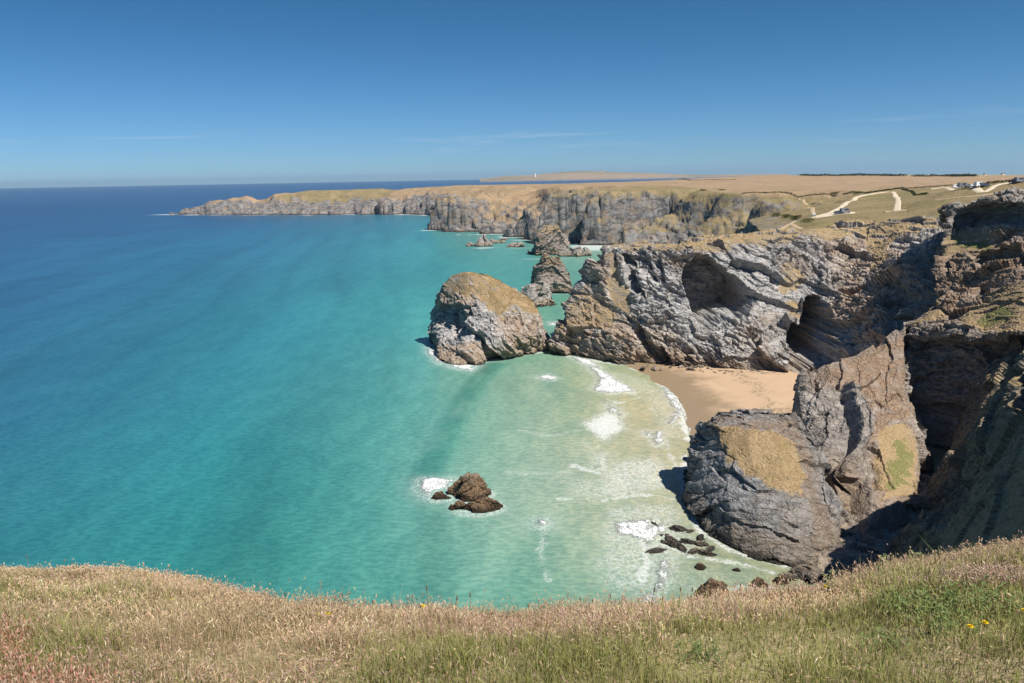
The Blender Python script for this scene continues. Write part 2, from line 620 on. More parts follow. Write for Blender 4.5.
# ------------------------------------------------------------------ land beyond: polar sheet round the viewpoint, split where the far headland starts
def build_land():
    az = np.linspace(-0.62, 0.86, 1250)
    r = [238.0]
    while r[-1] < 2700:
        x = r[-1]
        r.append(x * (1.0026 if x < 1250 else 1.0055 if x < 2300 else 1.02))
    r = np.array(r)
    A, R = np.meshgrid(az, r)
    x = (R * np.sin(A)).ravel()
    y = (R * np.cos(A)).ravel()
    z, veg, dd = land_z(x, y)
    p = np.stack([x, y, z], 1)
    px, py = proj(p)
    # rock crags: blocky relief along the surface normal wherever bare rock shows
    G = p.reshape(len(r), len(az), 3)
    nn = normals(G, False).reshape(-1, 3)
    nn *= np.sign(nn[:, 2:3] + 1e-9)
    steep = 1 - sstep(0.62, 0.9, nn[:, 2])
    m = (dd > -3) & (y > 400) & (steep * (1 - 0.6 * veg) > 0.03) & (z > -5)
    q = p[m]
    big_ = np.clip(np.hypot(q[:, 0], q[:, 1]) / 900, 0.8, 2.0)
    amt = crag(q, basis(52, -60), 1.0, 2.2, 5) * big_ ** 0.5 * (steep * (1 - 0.7 * veg))[m] * np.clip((dd[m] + 3) / 8, 0, 1)
    p[m] += nn[m] * amt[:, None]
    # turf colours: greener strips and brown fields
    q2 = p2(x, y)
    gr = sstep(0.1, 0.5, fbm(q2, 110, 3, 91)) * 0.4 * sstep(430, 600, y)
    for poly in ([(840, 190), (905, 185), (945, 196), (960, 205), (900, 215), (862, 205)], [(770, 214), (800, 216), (845, 222), (905, 220), (880, 228), (800, 230)],
                 [(690, 192), (740, 190), (735, 199), (690, 200)], [(450, 187), (500, 186), (500, 189), (450, 190)]):
        gr = np.maximum(gr, 0.55 * sstep(-6, 5, sdf(px, py, poly)))
    gr *= sstep(0, 0.3, 0.35 + fbm(q2, 25, 3, 93))
    f1, f2, c = worley(p2(x / 330 + 0.3 * fbm(q2, 300, 2, 8), y / 420), 33)
    field = c * sstep(640, 760, y - 0.15 * x)
    brown = sstep(-8, 8, sdf(px, py, [(735, 176), (905, 178), (930, 182), (900, 188), (830, 194), (750, 192), (700, 185)]))
    field = np.maximum(field, 0.95 * brown)
    f = grid_faces(len(r), len(az))
    zf = p[f][:, :, 2].max(1)
    f = f[zf > -6.0]
    cen = p[f].mean(1)
    A_ = {'veg': veg, 'green': gr, 'warm': 0.35 * np.ones(len(x)), 'field': field}
    far = (cen[:, 1] > 1380) & (cen[:, 0] < 520)
    for nm, sel in (('clifftop_land', ~far), ('far_headland', far)):
        v_, f_, a_ = compact(p, f[sel], A_)
        o = link(nm, np_mesh(nm, v_, f_[:, ::-1], a_, True), M_LAND)
        tag(o, kind='structure')
    return


def land_material():
    m = bpy.data.materials.new('clifftop_turf')
    t = NT(m)
    big = t.noise(0.012, 4, 0.6)
    mid = t.noise(0.09, 6, 0.65)
    fine = t.noise(0.6, 5, 0.7)
    strat = t.noise(0.16, 5, 0.6, t.scaled((0.6, 0.6, 1.1), (0.9, 0.8, 0.2)), 1.2)
    c = t.mix(t.ss(strat, 0.38, 0.62), (0.085, 0.083, 0.085), (0.27, 0.257, 0.245))
    c = t.mix(t.math('MULTIPLY', t.ss(mid, 0.45, 0.66), 0.7), c, (0.31, 0.22, 0.15))
    c = t.mix(t.math('MULTIPLY', t.ss(fine, 0.5, 0.36), 0.5), c, (0.09, 0.085, 0.08))
    sep = t.n('ShaderNodeSeparateXYZ'); t.l(t.pos(), sep.inputs[0])
    zz = t.math('ADD', sep.outputs[2], t.math('MULTIPLY', t.math('SUBTRACT', mid, 0.5), -6.0))
    c = t.mix(t.math('SUBTRACT', 1.0, t.ss(zz, 1.0, 3.0)), c, (0.07, 0.055, 0.045))
    dry = t.mix(t.ss(fine, 0.3, 0.7), (0.27, 0.19, 0.115), (0.42, 0.305, 0.195))
    dry = t.mix(t.math('MULTIPLY', t.ss(mid, 0.5, 0.7), 0.28), dry, (0.25, 0.205, 0.115))
    fa = t.attr('field').outputs['Fac']
    dry = t.mix(t.ss(fa, 0.6, 0.75), dry, t.mix(fine, (0.32, 0.22, 0.14), (0.39, 0.285, 0.185)))
    grn = t.mix(t.ss(fine, 0.3, 0.7), (0.15, 0.14, 0.055), (0.25, 0.215, 0.1))
    dry = t.mix(t.math('MULTIPLY', 0.55, t.ss(t.math('MULTIPLY', t.math('SUBTRACT', 0.28, fa), 3.0), 0.1, 0.6)), dry, grn)
    ga = t.math('ADD', t.attr('green').outputs['Fac'], t.math('MULTIPLY', t.math('SUBTRACT', mid, 0.5), 0.7))
    dry = t.mix(t.ss(ga, 0.3, 0.75), dry, grn)
    sn = t.n('ShaderNodeSeparateXYZ'); t.l(t._geo.outputs['Normal'], sn.inputs[0])
    vs = t.math('ADD', t.attr('veg').outputs['Fac'], t.math('MULTIPLY', t.math('SUBTRACT', mid, 0.5), 0.9))
    vs = t.math('MULTIPLY', t.ss(vs, 0.35, 0.6), t.ss(sn.outputs[2], 0.35, 0.7))
    mot = t.noise(0.045, 6, 0.75)
    dry = t.mix(t.ss(mot, 0.3, 0.7), t.mix(1.0, dry, (0.7, 0.72, 0.66), 'MULTIPLY'), t.mix(1.0, dry, (1.14, 1.1, 1.08), 'MULTIPLY'))
    scr = t.noise(0.22, 5, 0.8)
    dry = t.mix(t.math('MULTIPLY', t.ss(scr, 0.58, 0.72), 0.5), dry, (0.13, 0.125, 0.055))
    c = t.mix(vs, c, dry)
    t.bsdf(c, 0.95, 0.15, t.math('ADD', fine, strat), 0.8, 1.5)
    return m


M_LAND = land_material()
build_land()

# ------------------------------------------------------------------ the middle headland (front wall, top, back)
def col(base, mids, top, back=40, backz=-4, bx=0.0):
    b = np.array(base, float)
    low = b + np.array([0, -3.0, -5.0])
    t_ = P(*top)
    c1 = t_ + np.array([t_[0] / t_[1] * 10, 10, 0.3])
    c2 = t_ + np.array([t_[0] / t_[1] * back * 0.8 + bx, back * 0.8, -1.0])
    c3 = t_ + np.array([t_[0] / t_[1] * (back + 12) + bx, back + 12, -t_[2] * 0.6])
    c4 = t_ + np.array([t_[0] / t_[1] * (back + 20) + bx, back + 20, -t_[2] + backz])
    return [low, b] + [P(*m) for m in mids] + [t_, c1, c2, c3, c4]


cols = [
    col(S(554, 343), [(557, 334, 347), (564, 312, 348), (575, 290, 350), (588, 271, 352)], (602, 254, 354), 14, -4, 4),
    col(S(551, 353), [(556, 336, 338), (565, 312, 341), (577, 289, 344), (591, 269, 346)], (604, 252.5, 348), 26, -4, 3),
    col(S(572, 357), [(575, 338, 331), (580, 315, 336), (590, 291, 340), (600, 269, 344)], (611, 250.5, 347), 32),
    col(S(600, 362), [(603, 340, 323), (606, 318, 329), (612, 294, 335), (616, 270, 341)], (622, 249.5, 346), 36),
    col(S(640, 366), [(642, 342, 315), (644, 318, 321), (646, 294, 328), (648, 270, 335)], (652, 248, 342), 40),
    col(S(680, 369), [(682, 345, 308), (684, 320, 316), (686, 295, 324), (687, 270, 332)], (688, 247, 340), 42),
    col(S(720, 371), [(722, 346, 303), (724, 320, 312), (724, 295, 321), (723, 268, 331)], (722, 243, 341), 46),
    col(S(760, 374), [(762, 348, 299), (762, 320, 309), (762, 294, 320), (760, 266, 331)], (757, 240, 344), 48),
    col(S(800, 377), [(802, 350, 296), (802, 322, 308), (802, 295, 321), (800, 266, 334)], (795, 237, 348), 46),
    col(S(838, 376), [(838, 350, 286), (838, 322, 299), (838, 296, 313), (836, 266, 332)], (832, 232, 358), 40),
    col(S(868, 374), [(870, 350, 268), (872, 322, 279), (873, 294, 293), (872, 266, 315)], (869, 229, 362), 38),
    col(S(905, 372), [(908, 348, 258), (910, 322, 265), (910, 294, 276), (908, 262, 296)], (906, 229, 340), 30),
    col(S(950, 370), [(950, 345, 266), (955, 320, 272), (955, 290, 281), (955, 255, 296)], (955, 222, 330), 30),
]
ctrl = np.swapaxes(np.array(cols), 0, 1)
HB = basis(44, -72)
hollow1 = [(686, 264), (698, 255), (712, 257), (728, 270), (744, 284), (752, 300), (748, 316), (735, 320), (720, 322), (704, 333), (694, 314), (684, 294), (682, 276)]
hollow2 = [(806, 296), (822, 298), (838, 318), (845, 340), (842, 362), (815, 366), (790, 376), (788, 330), (800, 322)]
cleft1 = [(638, 322), (646, 338), (648, 352), (641, 350), (634, 332)]
cleft2 = [(662, 346), (669, 360), (664, 360), (657, 348)]
o, *_ = loft('headland_cliff', ctrl, 0.5, False, 1.0, HB, 11,
             vegdamp=0.5, caves=[(hollow1, 350, 3.5), (hollow2, 342, 3.5)],
             smooth=[([(603, 250), (617, 249), (624, 285), (634, 312), (622, 316), (611, 288)], 4, 0.85)],
             hollows=[([(620, 253), (630, 258), (638, 284), (646, 300), (640, 304), (628, 284)], 5, 3), (cleft1, 5, 3), (cleft2, 4, 3),
                      ([(640, 255), (652, 262), (660, 285), (645, 282), (630, 262)], 4.5, 5)],
             veg=[([(560, 330), (570, 300), (588, 282), (596, 300), (620, 318), (610, 330), (580, 330)], 8),
                  ([(602, 251), (617, 249), (624, 285), (634, 312), (622, 316), (611, 288)], 3),
                  ([(600, 252), (700, 250), (790, 240), (905, 235), (960, 228), (960, 150), (600, 150)], 3),
                  ([(776, 268), (795, 265), (806, 280), (798, 296), (784, 292)], 6), ([(790, 303), (806, 303), (806, 318), (790, 318)], 5),
                  ([(866, 238), (890, 236), (886, 262), (872, 270)], 6)],
             green=[([(788, 278), (800, 280), (800, 294), (790, 293)], 4)],
             warm=[([(830, 240), (905, 240), (920, 300), (880, 350), (840, 320)], 14), ([(552, 350), (556, 320), (600, 290), (640, 340), (600, 350)], 16),
                   ([(560, 356), (700, 368), (700, 350), (560, 345)], 8)])
tag(o, 'rugged grey headland cliff with dark hollows standing behind the sandy beach', 'headland', kind='thing')

# ------------------------------------------------------------------ the right-hand cliff with its shaded cove
rows = []
rc = [
    [W(176, 318, 58), P(934, 213, 302), P(915, 237, 292), P(898, 266, 284), P(903, 314, 256), P(904, 340, 240), P(905, 420, 225), W(92, 205, -4)],
    [W(172, 288, 61), P(949, 214, 268), P(938, 246, 256), P(936, 281, 240), P(907, 323, 226), P(905, 345, 222), P(908, 420, 208), S(903, 505, 2)],
    [W(170, 276, 62), P(965, 211, 260), P(962, 232, 257), P(958, 281, 232), P(948, 331, 211), P(945, 352, 214), P(932, 440, 206), S(920, 512, 2)],
    [W(176, 270, 63.5), P(988, 203, 252), P(988, 229, 250), P(985, 281, 224), P(985, 337, 202), P(982, 352, 206), P(960, 440, 200), S(936, 512, 2)],
    [W(190, 262, 65), P(1024, 201, 236), P(1024, 232, 235), P(1024, 285, 208), P(1012, 333, 194), P(1010, 350, 198), P(985, 420, 194), S(950, 500, 3)],
    [W(205, 250, 66), P(1075, 198, 224), P(1075, 228, 222), P(1070, 285, 200), P(1050, 330, 187), P(1046, 346, 195), P(1010, 420, 190), S(965, 490, 4)],
    [W(240, 235, 67), P(1150, 196, 212), P(1150, 225, 208), P(1140, 280, 192), P(1110, 330, 180), P(1100, 350, 186), P(1050, 420, 184), S(980, 480, 4)],
]
ctrl = np.swapaxes(np.array(rc), 0, 1)
o, *_ = loft('right_cliff', ctrl, 0.42, False, 0.85, basis(24, -20), 23, mat=M_ROCK_BROWN, flip=True, sharp=0.6,
             hollows=[([(934, 211), (950, 216), (940, 245), (937, 280), (924, 304), (906, 322), (898, 300), (890, 268), (910, 238)], 12, 4),
                      ([(950, 220), (962, 212), (985, 206), (1024, 204), (1100, 200), (1100, 224), (1024, 230), (1012, 226), (985, 224), (966, 232), (952, 232)], 6, 4),
                      ([(915, 340), (950, 336), (985, 338), (1010, 336), (1100, 340), (1060, 430), (970, 480), (915, 500), (906, 420)], 4, 9), ([(976, 262), (1000, 258), (1024, 256), (1024, 266), (1000, 268), (980, 272)], 4, 3), ([(945, 262), (950, 262), (950, 276), (945, 276)], 3, 2),
                      ([(966, 286), (985, 282), (986, 292), (972, 296)], 4, 3)],
             veg=[([(945, 236), (970, 232), (990, 235), (1010, 250), (985, 256), (950, 262), (940, 255)], 5),
                  ([(960, 315), (985, 300), (1024, 280), (1100, 270), (1100, 330), (1012, 332), (985, 334), (962, 330)], 8),
                  ([(935, 200), (1300, 190), (1300, 120), (930, 120)], 6), ([(908, 322), (940, 300), (945, 312), (925, 326)], 6)],
             green=[([(955, 240), (985, 238), (995, 250), (965, 255)], 6), ([(975, 318), (1000, 305), (1008, 312), (985, 326)], 7)],
             warm=[([(940, 250), (1030, 240), (1100, 320), (960, 335), (910, 325)], 12)])
tag(o, 'tall brown and grey cliff with grassy ledges above a deep shaded cove', 'cliff', kind='thing')

# ------------------------------------------------------------------ near wall of the cove, running back to the viewpoint's own headland
rr = [
    [(20, 60, 0), (32, 52, 25), (46, 44, 46), (60, 38, 60), (90, 20, 70), (300, -40, 72)],
    [(52, 108, 0), (61, 101, 25), (71, 93, 47), (86, 84, 62), (116, 66, 69), (300, 40, 72)],
    [(71, 140, 0), (78, 136, 16), (85, 131, 38), (98, 123, 58), (134, 110, 67), (300, 105, 72)],
    [(91, 166, 1), (97, 163, 13), (105, 158, 29), (117, 151, 45), (148, 146, 61), (300, 150, 70)],
    [(108, 190, 4), (117, 187, 20), (130, 183, 36), (148, 180, 52), (172, 180, 63), (300, 190, 69)],
    [(124, 214, 8), (130, 211, 26), (142, 207, 42), (160, 204, 56), (185, 208, 64), (300, 222, 68)],
]
ctrl = np.swapaxes(np.array(rr, float), 0, 1)
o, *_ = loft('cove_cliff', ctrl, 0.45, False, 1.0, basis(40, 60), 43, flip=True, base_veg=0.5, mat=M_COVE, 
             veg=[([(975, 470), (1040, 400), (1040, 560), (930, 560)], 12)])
tag(o, 'shaded near cliff dropping into the cove at the right of the grass', 'cliff', kind='thing')

# ------------------------------------------------------------------ the brown wedge ridge under the right-hand cliff
def wcol(crest, rest, back=26):
    c = P(*crest)
    b1 = c + np.array([c[0] / c[1] * back * .45, back * 0.45, -c[2] * 0.55])
    b0 = c + np.array([c[0] / c[1] * back, back, -c[2] - 3])
    return [b0, b1, c] + [P(*q) for q in rest]


wd = [
    wcol((798, 384, 222), [(794, 420, 214), (800, 455, 200), (820, 500, 180), (830, 540, 165)]),
    wcol((803, 371, 218), [(803, 408, 202), (814, 450, 188), (836, 490, 172), (842, 545, 153)]),
    wcol((818, 365, 217), [(828, 405, 201), (838, 450, 184), (848, 484, 176), (855, 552, 152)]),
    wcol((855, 357, 218), [(860, 400, 203), (868, 445, 186), (873, 490, 168), (868, 552, 148)]),
    wcol((885, 338, 222), [(888, 390, 206), (899, 440, 188), (904, 490, 170), (890, 548, 150)]),
    wcol((906, 321, 227), [(903, 385, 209), (914, 440, 191), (917, 490, 172), (902, 540, 155)]),
    wcol((912, 323, 236), [(908, 385, 224), (920, 440, 210), (926, 490, 192), (915, 530, 172)]),
]
ctrl = np.swapaxes(np.array(wd), 0, 1)
spur, wp, wf, wA = loft('ridge_spur', ctrl, 0.33, False, 0.55, basis(62, 80), 47, mat=M_ROCK_BROWN, flip=False, sharp=0.5, base_veg=0.12,
                     hollows=[([(846, 384), (858, 405), (867, 430), (864, 455), (866, 472), (850, 492), (841, 482), (849, 455), (848, 430), (841, 400)], 4.5, 4)],
                     smooth=[([(828, 440), (872, 440), (872, 520), (815, 535)], 5, 0.7), ([(820, 366), (905, 325), (918, 498), (885, 500), (878, 440), (862, 395)], 8, 0.55)],
                     veg=[([(885, 425), (905, 420), (916, 445), (918, 498), (884, 500), (876, 462)], 7)],
                     green=[([(892, 438), (904, 440), (913, 465), (914, 490), (892, 488), (886, 462)], 9)],
                     warm=[([(815, 366), (905, 330), (918, 498), (880, 500), (860, 400)], 10)])
tag(spur, 'brown triangular ridge spur with a bright green patch at its foot', 'rock spur', kind='thing')

# ------------------------------------------------------------------ sea stacks
def ring_loft(name, rings, step, label, cat='sea stack', **kw):
    o, p, f, A = loft(name, np.array(rings), step, True, **kw)
    tag(o, label, cat, kind='thing')
    return o, p, f, A


ns = [
    [S(684, 508, -3), S(702, 543, -3), S(730, 561, -3), S(755, 568, -3), S(780, 573, -3), S(812, 580, -3), W(70, 143, -3), W(78, 168, -3), W(68, 198, -3), W(52, 205, -3), W(42, 196, -3)],
    [S(685, 500), S(704, 534), S(733, 551), S(756, 558), S(780, 564), S(812, 569), W(68, 148, 0), W(75, 168, 0), W(66, 195, 0), W(52, 201, 0), W(42.5, 193, 0)],
    [P(686, 478, 178), P(704, 492, 167), P(729, 504, 156.5), P(757, 510, 152), P(783, 514, 150.5), P(815, 520, 150), P(833, 500, 158), W(70, 173, 10), W(63, 192, 10), W(51, 197, 10), P(690, 470, 190)],
    [P(691, 449, 184), P(706, 450, 178), P(723, 454, 170), P(756, 481, 159), P(785, 485, 157), P(812, 476, 162), P(822, 452, 173), P(815, 440, 182), P(780, 425, 192), P(735, 425, 195), P(700, 440, 192)],
    [P(699, 426, 187), P(706, 422, 184), P(716, 423, 180), P(748, 434, 172), P(780, 441, 169), P(802, 442, 172), P(808, 428, 181), P(800, 417, 188), P(768, 408, 192), P(735, 407, 193), P(706, 417, 191)],
    [P(710, 409, 189), P(713, 407, 188), P(720, 405, 186), P(744, 408, 182), P(772, 412, 181), P(792, 418, 181), P(797, 413, 185), P(790, 408, 188), P(766, 402.5, 189), P(737, 400.5, 190), P(716, 404, 190)],
]
ap = P(752, 403, 187)
ns.append([ap * 0.92 + q * 0.08 for q in ns[-1]])
near_stack, nsp, nsf, nsA = ring_loft('sea_stack', ns, 0.28, 'nearest grey sea stack with a tawny grass patch on its sloping face',
    amp=0.6, B=basis(30, -20), seed=53, sharp=0.75, smooth=[([(690, 460), (720, 455), (760, 490), (800, 495), (825, 500), (812, 545), (770, 560), (720, 540)], 6, 0.3)], mat=M_ROCK_NEAR, vegdamp=0.85,
    veg=[([(716, 428), (735, 424), (748, 430), (770, 428), (785, 436), (796, 452), (806, 474), (804, 494), (788, 490), (766, 486), (742, 468), (722, 448)], 9)],
    warm=[([(705, 405), (800, 410), (818, 470), (840, 540), (820, 575), (806, 500), (720, 450)], 8)])

bs = [
    [S(426, 346, -3), S(438, 366, -3), S(462, 371, -3), S(490, 367, -3), S(518, 361, -3), S(547, 357, -3), W(24, 348, -3), W(14, 372, -3), W(-14, 384, -3), W(-36, 380, -3)],
    [S(428, 341), S(441, 359), S(462, 365.5), S(490, 361), S(518, 356), S(545, 351.5), W(22, 347, 0), W(12, 368, 0), W(-13, 380, 0), W(-35, 377, 0)],
    [P(429, 326, 366), P(444, 340, 341), P(462, 346, 326), P(490, 343, 324), P(518, 338, 326), P(544, 335, 336), P(545, 335, 350), P(530, 325, 366), P(490, 325, 374), P(440, 325, 375)],
    [P(436, 306, 364), P(447, 315, 347), P(464, 317, 337), P(490, 318, 334), P(515, 317, 334), P(540, 318, 340), P(541, 318, 350), P(525, 312, 362), P(490, 305, 368), P(447, 303, 370)],
    [P(441, 288, 358), P(452, 294, 351), P(466, 292, 346), P(490, 297, 342), P(512, 302, 340), P(536, 308, 343), P(537, 307, 350), P(518, 297, 358), P(488, 287, 362), P(452, 287, 364)],
    [P(448, 279, 356), P(456, 275, 354), P(468, 273, 351.5), P(487, 277, 350), P(505, 285, 349), P(527, 298, 348), P(528, 297, 351), P(508, 286, 354), P(487, 277, 357), P(457, 275, 358)],
]
ap = P(475, 272, 354)
bs.append([q * 0.45 + ap * 0.55 if i in (0, 1, 2, 8, 9) else q * 0.75 + P(500, 281, 352) * 0.25 for i, q in enumerate(bs[-1])])
bs[-1] = [q + np.array([0, 0, 0.2]) for q in bs[-1]]
big_stack, bsp, bsf, bsA = ring_loft('sea_stack', bs, 0.45, 'large humped sea stack with golden grass over its sloping top',
    amp=0.75, B=HB, seed=61, sharp=0.5, vegdamp=0.9,
    hollows=[([(440, 305), (455, 303), (470, 310), (472, 320), (455, 330), (448, 345), (440, 340), (436, 325)], 5, 4)],
    veg=[([(462, 268), (480, 270), (505, 280), (538, 302), (540, 314), (528, 312), (510, 308), (500, 318), (488, 312), (478, 292), (468, 280)], 4),
         ([(446, 278), (460, 270), (470, 276), (474, 292), (455, 298), (444, 296)], 5)],
    warm=[([(440, 280), (465, 275), (475, 300), (440, 305)], 8), ([(500, 320), (545, 310), (548, 356), (500, 358)], 10), ([(430, 345), (545, 345), (545, 370), (430, 370)], 5)])


def blob(name, cx, cy, rx, ry, h, label, cat, seed, step, lean=0.0, prof=0.6, amp=0.5, mat=None, group=None, rot=0.0, veg=0.0, top=0.3, ncol=9, z0=-1.5, scale=0.5, warm=0.3):
    """a free-standing rock: rings of uneven outline that narrow to a broken crest"""
    rg = np.random.default_rng(seed)
    k = 1 + 0.28 * (rg.random(ncol) - 0.5)
    rings = []
    for t, s in ((z0 / h, 1.12), (0.0, 1.0), (0.33, 1 - (1 - prof) * 0.38), (0.66, 1 - (1 - prof) * 0.85), (0.9, prof * 0.72), (1.0, top)):
        ring = []
        for i in range(ncol):
            a = 2 * math.pi * i / ncol
            kk = 1 + (k[i] - 1) * (1 + t) + 0.12 * (rg.random() - 0.5)
            x, y = rx * s * kk * math.cos(a), ry * s * kk * math.sin(a)
            x, y = x * math.cos(rot) - y * math.sin(rot), x * math.sin(rot) + y * math.cos(rot)
            z = h * t * (1 + (0.22 * (rg.random() - 0.5) if t > 0.5 else 0))
            ring.append(W(cx + x + lean * max(t, 0) * h, cy + y, z))
        rings.append(ring)
    c = np.mean(rings[-1], 0)
    rings.append([c * 0.9 + q * 0.1 for q in rings[-1]])
    o, p, f, A = loft(name, np.array(rings), step, True, amp, basis(35 + (seed * 37) % 45, (seed * 71) % 180), seed, mat=mat or M_ROCK, scale=scale, sharp=0.6, base_veg=0.0)
    z = p[:, 2] / h
    vg = veg * sstep(0.72, 0.9, z)
    o.data.attributes['veg'].data.foreach_set('value', vg.astype(np.float32))
    o.data.attributes['warm'].data.foreach_set('value', np.full(len(p), warm, np.float32))
    set_base(o)
    tag(o, label, cat, group, 'thing')
    return o


x, y, _ = S(551, 291)
blob('sea_stack', x, y, 13, 12, 22, 'slim brown capped stack between the big humped stack and headland', 'sea stack', 71, 0.5, -0.06, 0.84, 0.9, veg=1.0, top=0.36, scale=0.9, mat=M_ROCK_BROWN)
x, y, _ = S(537, 305)
blob('sea_stack', x, y, 9.5, 9, 12, 'low grey rock in the channel right behind the big humped stack', 'sea rock', 72, 0.45, 0.0, 0.7, 0.6, scale=0.6)
x, y, _ = S(549, 254)
blob('sea_stack', x, y + 6, 20, 19, 26, 'distant blocky stack with a dark seaward face off the back bay', 'sea stack', 73, 0.7, 0.04, 0.86, 1.2, veg=0.8, top=0.45, scale=1.3, mat=M_ROCK_BROWN)
x, y, _ = S(574, 256)
blob('sea_rock', x, y, 15, 7, 8, 'low flat ledge at the right foot of the distant blocky stack', 'sea rock', 74, 0.6, 0, 0.75, 0.6)
x, y, _ = S(484, 246)
blob('sea_rock', x, y, 10, 8, 11, 'pointed pale islet standing offshore of the back bay', 'sea rock', 75, 0.6, 0, 0.4, 0.6, top=0.15)
for i, (qx, qy, rx, h) in enumerate([(497, 243, 9, 3.5), (505, 240, 7, 3), (517, 247, 9, 3.5), (470, 246, 4, 2)]):
    x, y, _ = S(qx, qy)
    blob('sea_rock', x, y, rx, 5, h, ['low reef rock just right of the pointed pale islet', 'small reef rock farthest out behind the pointed pale islet',
         'long low reef rock left of the distant blocky stack', 'tiny rock at the left foot of the pointed pale islet'][i], 'sea rock', 80 + i, 0.6, 0, 0.6, 0.5, group='reef rocks off the back bay')

x, y, _ = S(472, 495)
blob('sea_rock', x, y, 5.6, 4.6, 4.6, 'largest brown weedy rock standing in the turquoise shallows', 'sea rock', 90, 0.16, -0.1, 0.55, 0.34, mat=M_ROCK_SEA, scale=0.32, warm=0.35, group='brown rocks in the shallows')
x, y, _ = S(478, 508)
blob('sea_rock', x, y, 5.4, 2.4, 1.9, 'long low weedy rock in front of the largest brown sea rock', 'sea rock', 91, 0.14, 0, 0.65, 0.26, mat=M_ROCK_SEA, scale=0.3, warm=0.35, group='brown rocks in the shallows')
x, y, _ = S(440, 498)
blob('sea_rock', x, y, 2.3, 1.6, 1.6, 'small weedy rock in foam left of the largest brown sea rock', 'sea rock', 92, 0.14, 0, 0.6, 0.2, mat=M_ROCK_SEA, scale=0.3, warm=0.35, group='brown rocks in the shallows')

x, y, _ = S(713, 596)
blob('boulder', x, y, 2.3, 2.0, 3.0, 'tall brown boulder in shallow water just above the grass edge', 'boulder', 95, 0.12, 0, 0.5, 0.25, mat=M_ROCK_SEA, scale=0.25, warm=0.35, group='boulders in the shallows below the near stack')
for i, (qx, qy, rx, ry, h, lab) in enumerate([
    (701, 568, 0.9, 0.7, 0.9, 'small dark boulder alone in water above the tall brown boulder'),
    (758, 585, 1.7, 1.3, 1.3, 'round mossy boulder in the green pool below the near stack'),
    (781, 582, 1.5, 1.0, 0.9, 'flat pale boulder right of the mossy one in the green pool'),
    (735, 571, 0.9, 0.6, 0.5, 'low dark stone in the pool under the near stack face')]):
    x, y, _ = S(qx, qy)
    blob('boulder', x, y, rx, ry, h, lab, 'boulder', 100 + i, 0.12, 0, 0.6, 0.14, mat=M_ROCK_SEA, scale=0.25, warm=0.5, group='boulders in the shallows below the near stack')

# ledges and boulders at the rock foot
def copy_thing(src, loc, rz, sc, label):
    c = src.copy()
    COL.objects.link(c)
    c.location = loc
    c.rotation_euler = (0, 0, rz)
    c.scale = sc
    c['label'] = label
    return c


protos = []
for i in range(4):
    b = blob('boulder', 0, 0, 1.0, 0.85, 0.95, 'x', 'boulder', 120 + i, 0.12, 0, 0.62, 0.16, mat=M_ROCK_NEAR if i % 2 else M_ROCK, scale=0.22, warm=0.4, z0=-0.3)
    protos.append(b)
fields = [
    ('loose boulders below the near stack', 'wet grey boulder among others at the seaward foot of the near stack',
     [(664, 535), (676, 530), (690, 533), (700, 540), (668, 545), (682, 548), (694, 552), (706, 553), (655, 525), (712, 548), (672, 540), (686, 541), (648, 534), (660, 552), (700, 546)], (0.9, 2.0), 0.0),
    ('boulders at the head of the beach', 'grey boulder at the head of the sandy beach under the headland',
     [(690.7, 372.3), (712.2, 374.2), (750.0, 374.1), (645.0, 370.5), (694.4, 370.9), (799.4, 380.0), (778.7, 378.5), (751.8, 374.7), (751.2, 378.6), (735.3, 376.7), (756.3, 374.6), (768.2, 378.4), (701.3, 370.3), (782.5, 378.8), (762.9, 379.5), (762.2, 379.7), (716.1, 375.6), (723.7, 376.9), (784.3, 376.9), (672.4, 369.1), (795.6, 379.6), (750.1, 375.4), (733.0, 374.6), (709.2, 373.9), (744.1, 378.3), (757.8, 379.4), (781.3, 381.6), (756.3, 375.1), (781.9, 381.4), (787.7, 379.7), (762.2, 375.8), (778.1, 379.0), (698.6, 370.2), (781.0, 381.5), (663.0, 371.6), (718.5, 372.2), (700.1, 374.2), (783.5, 376.5), (748.4, 373.9), (762.8, 376.5), (784.6, 381.7), (732.7, 377.9), (702.6, 370.6), (746.3, 373.6), (683.7, 371.0), (747.8, 374.4), (652.8, 371.2), (703.3, 375.5), (786.6, 378.6), (726.0, 374.8), (752.5, 377.2), (740.5, 376.4), (792.4, 379.7), (721.6, 375.6), (690.7, 371.0), (797.2, 380.2), (739.0, 373.0), (719.2, 374.6), (647.0, 369.4), (750.9, 374.1), (750.2, 376.3), (757.4, 376.2), (797.1, 378.4), (795.0, 396.3), (787.5, 389.3), (784.4, 383.9), (792.3, 383.7), (798.3, 378.5), (797.0, 383.9), (799.3, 382.5), (786.8, 391.3), (782.9, 384.3), (786.9, 394.3), (783.4, 390.4), (787.3, 382.3), (790.0, 381.6), (800.5, 381.5), (799.4, 390.2), (783.7, 380.5), (799.0, 383.2), (786.2, 386.0), (803.3, 381.0), (804.1, 394.7), (786.8, 396.1), (779.6, 392.2), (794.5, 387.9), (783.6, 382.3), (792.0, 383.5), (773.5, 395.2), (803.4, 395.0), (791.6, 378.2), (777.8, 383.7), (789.8, 385.9), (792.8, 384.5), (801.3, 387.1)], (0.35, 1.5), 1.2),
    ('fallen rocks at the foot of the ridge gully', 'pale fallen rock in the gully between near stack and spur',
     [(800, 560), (812, 552), (822, 545), (806, 570), (818, 562), (830, 552), (836, 540), (795, 572), (826, 535), (812, 575), (838, 528), (803, 552), (790, 575)], (0.6, 1.6), 1.0),
]
first = True
used = set()
